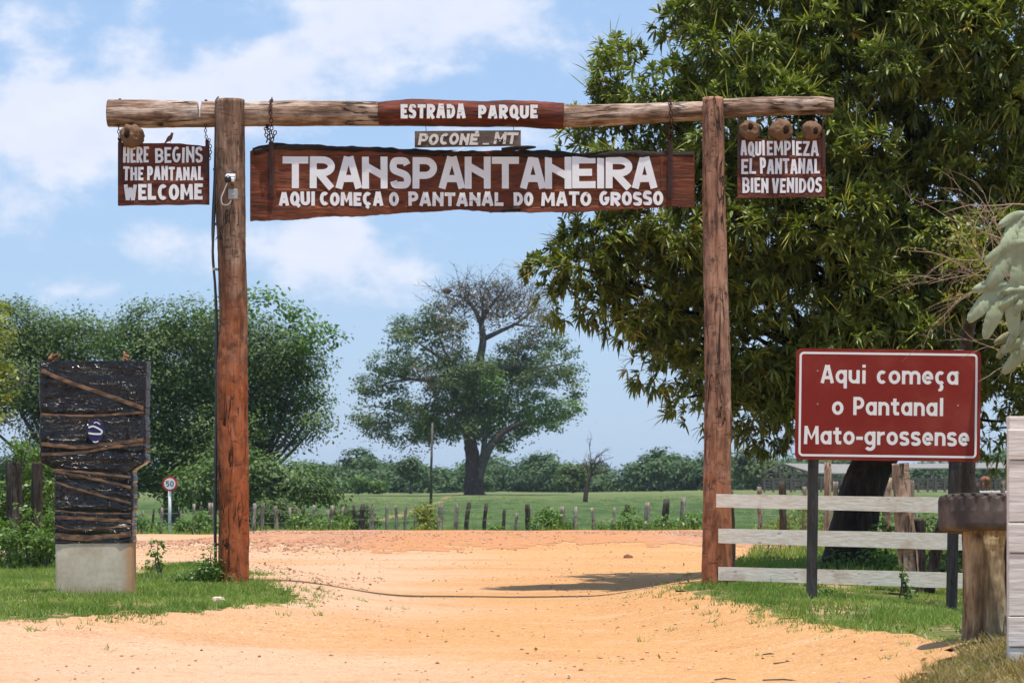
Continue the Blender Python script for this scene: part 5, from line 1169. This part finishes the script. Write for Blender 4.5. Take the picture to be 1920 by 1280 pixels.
# ------------------------------------------------------------------ far wood, nearer bushes before it
wb = []
for k in range(230):
    a = random.uniform(520, 2350) if k < 190 else random.uniform(-250, 620); d = random.uniform(315, 380); gx = px_(a, d); r = random.uniform(1.6, 3.1)
    ht = (4.1 if a > 700 else 4.0)+1.1*sin(a*.021)+.8*sin(a*.057)+random.uniform(-1.2, 1.0)
    wb.append((gx, d, H(gx, d)+ht-r, r)); wb.append((gx+random.uniform(-2, 2), d-random.uniform(0, 4), H(gx, d)+ht*.35, r*.9))
wd_ = foliage('far_wood', wb, M['wood_far'], None, .95, 14, .45, .55, .15, 0, .0, flat=.9, seed=16); tag(wd_, 'low green wood along the far edge of the pasture', None, None, 'stuff')
for i, (a, b, r, d, lbl) in enumerate([(672,905,17,290,'bright green round bush at the left foot of the far wood'),(706,910,15,290,'smaller bright green bush beside the round one'),(770,878,26,300,'dark round tree behind the thin leaning pole'),(1075,888,24,300,'olive rounded tree left of the leafless tree'),
                                      (1415,872,34,300,'tall round green tree at the left end of the cattle shed'),(1440,885,26,296,'low green tree touching the shed roof end'),(1240,880,20,300,'dark green tree in the far wood left of the right post'),(1740,885,26,310,'green tree rising behind the shed between the sign posts')]):
    t = thing('field_tree', lbl, 'tree', (px_(a, d), d, H(px_(a, d), d))); rr = r/F*d
    c = P(a, b, d); bl = [(c[0], c[1], c[2], rr*.8)]+[(c[0]+random.uniform(-.7, .7)*rr, c[1]+random.uniform(-.5, .5)*rr, c[2]+random.uniform(-.5, .45)*rr, rr*.5) for _ in range(6)]
    foliage('crown', bl, M['brightgreen'] if i in (0, 1) else (M['midgreen'] if i in (3, 5, 4) else M['wood_far']), t, .8, 16, .4, .5, .2, .15, .05, seed=17+i)
    limbs('trunk', [([np.array((c[0], c[1], H(c[0], c[1])-.1)), c], .2, .1)], M['greybark'], t, 6)

# ------------------------------------------------------------------ cattle shed and corral
SH = 262; sh = thing('cattle_shed', 'long open cattle shed with pale sheet roof beyond the pasture', 'shed', P(1640, 920, SH))
zg = H(px_(1640, SH), SH)
def q3(a, b, d): return P(a, b, d)
mb = MB()
A_, B_, C_, D_ = q3(1468, 868, SH+5), q3(1640, 868, SH+5), q3(1640, 888, SH), q3(1520, 888, SH)
def roofslab(p, name, mat):
    p = np.array(p); V = np.vstack((p, p-np.array((0, 0, .12)))); mk(name, V, [(0, 1, 2, 3), (7, 6, 5, 4), (0, 4, 5, 1), (1, 5, 6, 2), (2, 6, 7, 3), (3, 7, 4, 0)], mat, sh)
roofslab([q3(1468, 868, SH+4), q3(1608, 870, SH+4), q3(1608, 887, SH), q3(1520, 886, SH)], 'roof_sheet', M['roofsheet'])
roofslab([q3(1608, 870.5, SH+4), q3(1900, 866, SH+4), q3(1930, 877, SH), q3(1608, 877, SH)], 'roof_sheet', M['roofsheet'])
for a, b in ((1462, 872), (1490, 876), (1524, 887), (1560, 887), (1604, 887), (1650, 880), (1700, 880), (1750, 880), (1800, 880), (1850, 880), (1900, 880)):
    g = q3(a, 921, SH); tp = q3(a, b, SH); mb = MB(); mb.tube([g, tp], .11, 6); mb.build('post', M['farwood'], sh)
for (a, b, c, d) in ((1430, 888, 1468, 869), (1430, 888, 1524, 888), (1468, 869, 1524, 887), (1468, 869, 1468, 888), (1445, 881, 1460, 888), (1485, 876, 1478, 888), (1500, 880, 1510, 888), (1524, 888, 1608, 888)):
    mb = MB(); mb.tube([q3(a, b, SH+.3), q3(c, d, SH+.3)], .09, 5); mb.build('truss_bar', M['farwood'], sh)
co = thing('corral', 'grey wooden corral rails below the shed roof', 'fence', P(1640, 921, SH-4))
for yy in (898, 904, 910, 916):
    mb = MB(); mb.box((P(1430, yy, SH-2)+P(1900, yy, SH-2))/2, (px_(1900, SH)-px_(1430, SH), .08, .22)); mb.build('rail', M['farwood'], co)
for a in range(1432, 1905, 18):
    mb = MB(); mb.box(P(a+random.uniform(-3, 3), 909, SH-2.2), (.22, .2, 1.6)); mb.build('post', M['farwood'], co)
mb = MB()
tr = thing('water_trough', 'low pale blockwork trough behind the right end of the rail fence', 'trough', P(1865, 930, 60))
for a, b in ((1832, 1856), (1858, 1878), (1880, 1900)):
    mb = MB(); c = (P(a, 925, 60)+P(b, 925, 60))/2; mb.box(c, ((b-a)*60/F, .3, .13), b=.01); mb.build('block', M['blockwhite'], tr)
mb = MB(); mb.box((P(1820, 940, 60.4)+P(1930, 940, 60.4))/2, (110*60/F, .3, .30)); mb.build('base', M['blockwhite'], tr)
# a brown cow by the corral
cw = P(1848, 909, 180); t = thing('cow', 'brown cow standing by the corral right of the brown sign', 'cow', (cw[0], cw[1], cw[2]-.5))
V, Fc = tube(spline([cw+np.array(q) for q in [(-.1, -.8, .45), (0, -.5, .35), (0, 0, .32), (0, .6, .34), (0, .8, .3)]], 12), [.05,.16,.2,.28,.32,.34,.35,.34,.33,.3,.22,.08], 12); mk('body', V, Fc, M['hide_brown'], t, True)
for (a, b) in ((-.2, -.4), (.2, -.4), (-.2, .6), (.2, .6)):
    mb = MB(); mb.tube([cw+np.array((a, b, .2)), cw+np.array((a, b, -.2)), cw+np.array((a, b, -.62))], [.12, .07, .05], 8); mb.build('leg', M['hide_brown'], t, True)
mb = MB(); mb.tube(spline([cw+np.array((-.05, -.75, .4)), cw+np.array((-.1, -1.0, .5)), cw+np.array((-.12, -1.25, .35))], 6), [.16, .17, .15, .14, .1, .07], 8); mb.build('head', M['hide_brown'], t, True)

# ------------------------------------------------------------------ shrubs
def shrub(label, lst, D, mat, spacing, per, spread, size, gap=.2, tb=.1, seed=1, name='roadside_shrub', group=None, jd=.3, tv=.5):
    a0 = lst[0]; x = px_(a0[0], D); t = thing(name, label, 'shrub', (x, D, H(x, D)), group); bl = pxblobs(lst, D, jd)
    foliage('leaves', bl, mat, t, spacing, per, spread, size, .35, gap, tb, seed=seed, tv=tv)
    z0 = H(x, D); segs = [([np.array((q[0]+random.uniform(-.1, .1), q[1], z0-.05)), np.array((q[0], q[1], (z0+q[2])/2)), np.array(q[:3])], .012+q[3]*.02, .005) for q in bl]; tag(limbs('stems', segs, M['greybark'], t, 4), kind='stuff'); return t
for i, (lst, mt, lbl) in enumerate([
    ([(500,962,18),(525,958,18),(545,970,16),(480,980,14),(565,975,12),(590,972,10)], 'midgreen', 'greyish green shrub by the first fence posts right of the left post'),
    ([(560,985,16),(590,988,16),(610,990,12),(640,985,14)], 'vine', 'low bright yellow green bush between the left fence posts'),
    ([(640,965,14),(665,975,14),(680,960,14),(655,990,10),(700,985,10)], 'midgreen', 'leafy brownish shrub around the middle left fence posts'),
    ([(797,955,11),(800,975,14),(795,990,12),(790,965,10)], 'yellowleaf', 'vine covered fence post with yellowish leaves below the thin pole'),
    ([(1030,965,13),(1015,982,14),(1040,985,13),(1000,992,8)], 'vine', 'bright glossy green bush in front of the fence centre'),
    ([(1062,988,9),(1070,993,7)], 'vine', 'small bright bush right of the glossy one'),
    ([(1150,990,12),(1180,985,14),(1200,990,12),(1130,992,9),(1178,960,7)], 'vine', 'yellow green weeds climbing a fence post right of centre'),
    ([(1240,985,13),(1270,988,12),(1225,992,9)], 'vine', 'mixed weeds between the last fence posts before the right gate post'),
    ([(1300,975,12),(1308,990,12),(1295,992,9)], 'vine', 'tall light green weeds touching the right gate post'),
    ([(262,975,10),(258,985,10)], 'vine', 'small bright bush beside the totem in the distance'),
    ([(292,992,9),(300,985,7)], 'vine', 'low bright bush left of the speed sign'),
    ([(345,985,11),(380,975,12),(360,992,8),(335,992,7),(390,990,10)], 'vine', 'green bushes between the speed sign and the left gate post'),
    ([(925,995,5),(935,996,4)], 'vine', 'tiny green tuft at the fence centre'),
    ]): shrub(lbl, [(q[0], q[1]-2, q[2]*1.25) for q in lst], 78 if mt == 'midgreen' else 73.5, M[mt], .17, 12, .11, .11, .15, .1, 30+i)
shrub('tangled vines with bright leaves smothering the plank posts at the left edge', [(10,955,34),(-10,930,34),(45,1000,34),(100,1020,24),(70,1030,24),(20,1025,24),(60,905,34),(88,900,22),(95,960,26),(60,970,34),(20,985,34),(-10,1000,34),(90,1000,24),(45,1010,24),(70,855,22),(40,840,16),(95,930,22)], 37.2, M['vine'], .12, 14, .10, .075, .30, .0, 50, 'vine_tangle')
shrub('low leafy vines trailing over the bases of the two plank posts', [(20,1020,24),(55,1005,26),(90,1015,24),(5,990,20),(75,1045,22),(35,1050,24),(98,975,14),(48,960,12)], 34.8, M['vine'], .10, 12, .08, .065, .25, .05, 63, 'vine_tangle')
shrub('small leafy weed between the totem and the left gate post', [(292,1035,11),(285,1055,10),(300,1060,10),(296,1020,7)], 32.8, M['vine'], .10, 6, .05, .065, .1, -.05, 51, 'weed')
shrub('creeper climbing the foot of the left gate post', [(398,1062,18),(380,1070,18),(410,1085,16),(355,1084,16),(395,1038,10),(430,1092,12),(330,1090,12)], 29.75, M['vine'], .075, 12, .055, .045, .10, -.05, 52, 'creeper', jd=.08)
shrub('leafy green shrub between the mango trunk and the peeled post', [(1660,1000,22),(1645,1040,24),(1668,1055,26),(1640,1065,20),(1700,1060,16)], 33, M['brightgreen'], .13, 9, .08, .085, .15, .25, 53)
shrub('dark glossy shrub behind the right end of the rail fence', [(1750,990,28),(1775,1030,30),(1740,1070,30),(1790,1075,26),(1810,990,26),(1760,1105,22),(1830,1040,30),(1830,1100,26)], 31.5, M['midgreen'], .14, 9, .09, .085, .15, .05, 54)
shrub('pale weedy bush left of the mango trunk behind the fence', [(1480,975,18),(1505,965,20),(1525,960,18),(1465,985,14),(1440,985,12),(1530,985,16)], 47, M['yellowleaf'], .16, 7, .10, .075, .3, -.3, 55)
shrub('light green weeds behind the rail fence between trunk and peeled post', [(1655,950,14),(1670,970,16),(1690,985,12)], 44, M['vine'], .15, 7, .10, .07, .3, .2, 56)
shrub('low green weeds among the posts right of the peeled post', [(1745,965,14),(1765,960,12),(1735,945,8)], 44, M['vine'], .15, 7, .10, .07, .3, .2, 57)
shrub('drooping sprig hanging over the lowest white board', [(1692,1062,5),(1690,1078,6),(1697,1090,5),(1700,1104,7),(1705,1116,8)], 27.9, M['dkgreen'], .05, 4, .03, .06, .0, .1, 58, 'sprig', jd=.03)
shrub('dark ivy leaves at the foot of the mango trunk', [(1570,1050,20),(1555,1060,16),(1600,1062,18),(1625,1055,16),(1640,1045,14)], 34.6, M['dkgreen'], .12, 8, .07, .07, .1, .1, 59, 'ivy')
shrub('broad leaved weeds at the foot of the left sign leg', [(1555,1108,9),(1570,1112,8),(1540,1106,7)], 27.0, M['brightgreen'], .07, 5, .04, .05, .1, .1, 60, 'weed')
shrub('low tufted weeds at the foot of the right gate post', [(1330,1098,10),(1350,1103,10),(1310,1104,8),(1372,1098,8),(1390,1104,8)], 29.3, M['vine'], .07, 5, .05, .045, .15, -.1, 61, 'weed')
shrub('tall weeds behind the rail fence at the right gate post', [(1400,1050,10),(1425,1046,12),(1450,1042,12),(1385,1056,8)], 38, M['vine'], .12, 7, .07, .06, .2, .2, 62, 'weed')

# ------------------------------------------------------------------ grass, gravel, pebbles
def blades(name, X, Y, hgt, wid, tint, mat, lbl, lean=.35):
    n = len(X); Z = Hh(X, Y)-.006; a = rng.random(n)*2*pi; d = np.stack((np.cos(a), np.sin(a), np.zeros(n)), 1); b = np.stack((X, Y, Z), 1); ln = rng.normal(0, lean, (n, 2))
    t = b+np.stack((ln[:, 0]*hgt, ln[:, 1]*hgt, hgt), 1); V = np.stack((b-d*wid[:, None]/2, b+d*wid[:, None]/2, t), 1).reshape(-1, 3)
    o = mk(name, V, np.arange(3*n).reshape(-1, 3), mat, None, tint=np.repeat(tint, 3)); tag(o, lbl, None, None, 'stuff'); return o
def scatter(n, x0, x1, y0, y1, f):
    X = rng.uniform(x0, x1, n); Y = rng.uniform(y0, y1, n); k = f(X, Y); return X[k], Y[k]
def tufts(n, x0, x1, y0, y1, per):
    X = rng.uniform(x0, x1, n); Y = rng.uniform(y0, y1, n)
    jx = X+rng.normal(0, .16, n)*(1+(rng.random(n) < .12)*2.5); jy = Y+rng.normal(0, .30, n)*(1+(rng.random(n) < .12)*2.5)
    k = grassy(jx, jy) & (fbm(X*1.3, Y*.9, 0, 41, 4) > .41+.16*(rng.random(n)-.5)); X, Y = X[k], Y[k]
    return np.repeat(X, per)+rng.normal(0, .035, len(X)*per), np.repeat(Y, per)+rng.normal(0, .035, len(X)*per)
X1, Y1 = tufts(26000, -11, -1, 20, 37, 11); X2, Y2 = tufts(36000, 1, 11, 17, 40, 11)
X = np.concatenate((X1, X2)); Y = np.concatenate((Y1, Y2)); n = len(X)
lush = fbm(X*.8, Y*.8, 0, 43); hgt = (.012+.05*rng.random(n))*(.4+1.4*lush); t_ = np.clip(.35+.55*(rng.random(n)-.4)+1.2*(.5-lush), 0, 1); t_ = np.where((X > 3) & (Y < 26.5), np.clip(t_+.22, 0, 1), t_)
blades('grass', X, Y, hgt, .007+.009*rng.random(n), t_, M['grass'], 'short green roadside grass on both sides of the gateway', .7)
X, Y = scatter(5000, -11, 11, 20, 40, grassy); k = fbm(X*.7, Y*.7, 0, 47) > .52; X, Y = X[k], Y[k]; X = np.repeat(X, 12)+rng.normal(0, .04, len(X)*12); Y = np.repeat(Y, 12)+rng.normal(0, .04, len(Y)*12); n = len(X)
blades('tall_grass', X, Y, .04+.10*rng.random(n), .008+.008*rng.random(n), np.clip(.3+.5*(rng.random(n)-.3), 0, 1), M['grass'], 'taller grass tufts along the verges', .35)
X, Y = scatter(5200, -10, 9, 16, 44, lambda x, y: (grassy(x+rng.normal(0, .5, len(x)), y+rng.normal(0, .9, len(x))) | (rng.random(len(x)) < .05)) & (fbm(x*1.5, y*1.2, 0, 90) > .45)); n = len(X)
V, Fc, T = diamonds(np.stack((X, Y, Hh(X, Y)+.02), 1), .03+.05*rng.random(n), rng.random(n)*.75, np.tile((0, 0, 1.), (n, 1)), .5); o = mk('leaf_litter', V, Fc, M['drygrass'], None, tint=T); tag(o, 'dry fallen leaves along the verges', None, None, 'stuff')
X, Y = scatter(60000, 2.3, 6.5, 11, 19.5, lambda x, y: inpoly(x+(fbm(x*2, y*2, 0, 3)-.5)*.5, y, MOUND) & (fbm(x*2, y*2, 0, 49) > .36)); n = len(X)
blades('dry_grass', X, Y, .02+.07*rng.random(n), .006+.007*rng.random(n), np.clip(.2+.6*rng.random(n)+.6*(fbm(X, Y, 0, 5)-.5), 0, 1), M['drygrass'], 'dry straw and grass on the mound at the near right corner', .9)
X, Y = scatter(36000, -26, 26, 65, 78, lambda x, y: (fbm(x*.5, y*.3, 0, 51) > .35) & (np.abs(x) < y*.3)); n = len(X)
blades('verge_weeds', X, Y, .06+.26*rng.random(n)**2, .02+.02*rng.random(n), np.clip(.1+.7*(rng.random(n)-.2), 0, 1), M['grass'], 'weeds growing along the pasture fence', .35)
X, Y = scatter(9000, -30, 50, 76, 230, lambda x, y: (fbm(x*.2, y*.1, 0, 53) > .5) & (np.abs(x) < y*.3)); n = len(X)
blades('pasture_tufts', X, Y, .08+.16*rng.random(n), .04+.04*rng.random(n), np.clip(.1+.6*rng.random(n)**2, 0, 1), M['grass'], 'scattered grass tufts over the pasture', .6)
X, Y = scatter(42000, 2.6, 13, 31, 58, lambda x, y: (fbm(x*.6, y*.4, 0, 55) > .44+.1*rng.random(len(x))) & (x > 2.6+(y-30)*.12)); n = len(X)
blades('far_verge_grass', X, Y, .06+.16*rng.random(n), .014+.014*rng.random(n), np.clip(.3+.6*(rng.random(n)-.2), 0, 1), M['grass'], 'green grass patches beyond the rail fence', .4)
def stones(name, X, Y, sz, lbl, seed=0, sink=.3):
    n = len(X); o8 = np.array([(1,0,0),(-1,0,0),(0,1,0),(0,-1,0),(0,0,1),(0,0,-1)], float); T8 = np.array([(0,2,4),(2,1,4),(1,3,4),(3,0,4),(2,0,5),(1,2,5),(3,1,5),(0,3,5)])
    sc = sz[:, None, None]*(.6+.8*rng.random((n, 6, 1))); an = rng.random(n)*pi; cs, sn = np.cos(an)[:, None], np.sin(an)[:, None]
    B = o8[None]*sc*np.array((1, .85, .6)); x = B[..., 0]*cs-B[..., 1]*sn; y = B[..., 0]*sn+B[..., 1]*cs
    V = np.stack((X[:, None]+x, Y[:, None]+y, (Hh(X, Y)+sz*.6*(1-sink*2))[:, None]+B[..., 2]), -1).reshape(-1, 3)
    Fc = ((np.arange(n)*6)[:, None, None]+T8[None]).reshape(-1, 3); o = mk(name, V, Fc, M['stones'], None, tint=np.repeat(np.clip(rng.normal(.5, .25, n), 0, 1), 6)); tag(o, lbl, None, None, 'stuff'); return o
X, Y = scatter(70000, -14, 16, 47.8, 62, lambda x, y: (y+rng.normal(0, 1.0, len(y)) > 50.6) & (fbm(x*.5, y*.5, 0, 57) > .40) & ((x < -3.2) | (x > 3.6) | (rng.random(len(x)) < .25)) & ((x > -6.8) | (y < 58))); stones('gravel', X, Y, .008+.030*rng.random(len(X))**3, 'pinkish gravel heaped along the low bank behind the gateway')
X, Y = scatter(15000, -9, 7, 14, 48, lambda x, y: roadkeep(x, y) & (fbm(x*.6, y*.6, 0, 59) > .45)); stones('pebbles', X, Y, .004+.017*rng.random(len(X))**5, 'small loose pebbles scattered on the dirt road')
X, Y = scatter(2600, -6.0, -1.9, 26, 38, lambda x, y: fbm(x*1.2, y*1.2, 0, 60) > .42+.12*rng.random(len(x))); stones('rubble', X, Y, .004+.020*rng.random(len(X))**3, 'pale rubble between the totem and the left gate post')
for i, (a, b, s_, lbl) in enumerate([(1177, 1027, .07, 'single reddish clod on the gravel bank near the right post'), (410, 1130, .055, 'flat pale stone in the grass in front of the left post'), (20, 1030, .22, 'largest pale stone under the vines at the left edge'), (48, 1038, .14, 'smaller pale stone beside the large one at the left edge')]):
    gx, gy = G(a, b); nu, nv = 12, 8; U, W_ = np.meshgrid(np.linspace(0, 2*pi, nu, endpoint=False), np.linspace(0, pi, nv)); d = np.stack((np.sin(W_)*np.cos(U), np.sin(W_)*np.sin(U), np.cos(W_)), -1)
    rr = s_*(1+.5*(fbm(d[..., 0]*2+i*7, d[..., 1]*2, d[..., 2]*2, 3)-.5)*2); V = (d*rr[..., None]*np.array((1.3, 1, .7))).reshape(-1, 3)+np.array((gx, gy, H(gx, gy)+s_*.3))
    o = mk('stone', V, [(q*nu+j, q*nu+(j+1) % nu, (q+1)*nu+(j+1) % nu, (q+1)*nu+j) for q in range(nv-1) for j in range(nu)], M['stones'], None, False, tint=np.full(nu*nv, .15 if i == 0 else .95)); tag(o, lbl, 'stone')
for i, (a, b, L_) in enumerate([(860+480, 1225, .16), (1450, 1203, .28), (1430, 1190, .12), (1000+460, 1158, .22), (1180+250, 1224, .3), (330, 1118, .3)]):
    gx, gy = G(a, b); an = random.uniform(-.4, .4); mb = MB(); z = H(gx, gy)+.008
    mb.tube([(gx, gy, z), (gx+L_*.5, gy+an*L_*.5, z+.01), (gx+L_, gy+an*L_, z)], [.005, .006, .003], 5); o = mb.build('stick', M['fartwig'], None, True)
    tag(o, ['dry stick on the road in front of the brown sign, farther left','longest dry stick on the road near the right verge','tiny dry stick between two longer ones on the road','dry stick nearest the grass edge below the brown sign','dry stick closest to the stump on the road'][i] if i < 5 else 'dry twig in the grass between totem and left post', 'stick', 'dry sticks on the road' if i < 5 else None)

# ------------------------------------------------------------------ air
mb = MB(); mb.box((0, 230, 17), (1400, 520, 42)); hm = bpy.data.materials.new('thin_haze'); hm.use_nodes = True; ht = hm.node_tree; ht.nodes.clear()
ho = ht.nodes.new('ShaderNodeOutputMaterial'); hv = ht.nodes.new('ShaderNodeVolumePrincipled'); ht.links.new(hv.outputs[0], ho.inputs['Volume'])
hv.inputs['Color'].default_value = (.80, .88, 1, 1); hv.inputs['Density'].default_value = .00012; hv.inputs['Anisotropy'].default_value = .2
o = mb.build('haze', hm); tag(o, 'thin pale haze over the pasture', None, None, 'stuff')
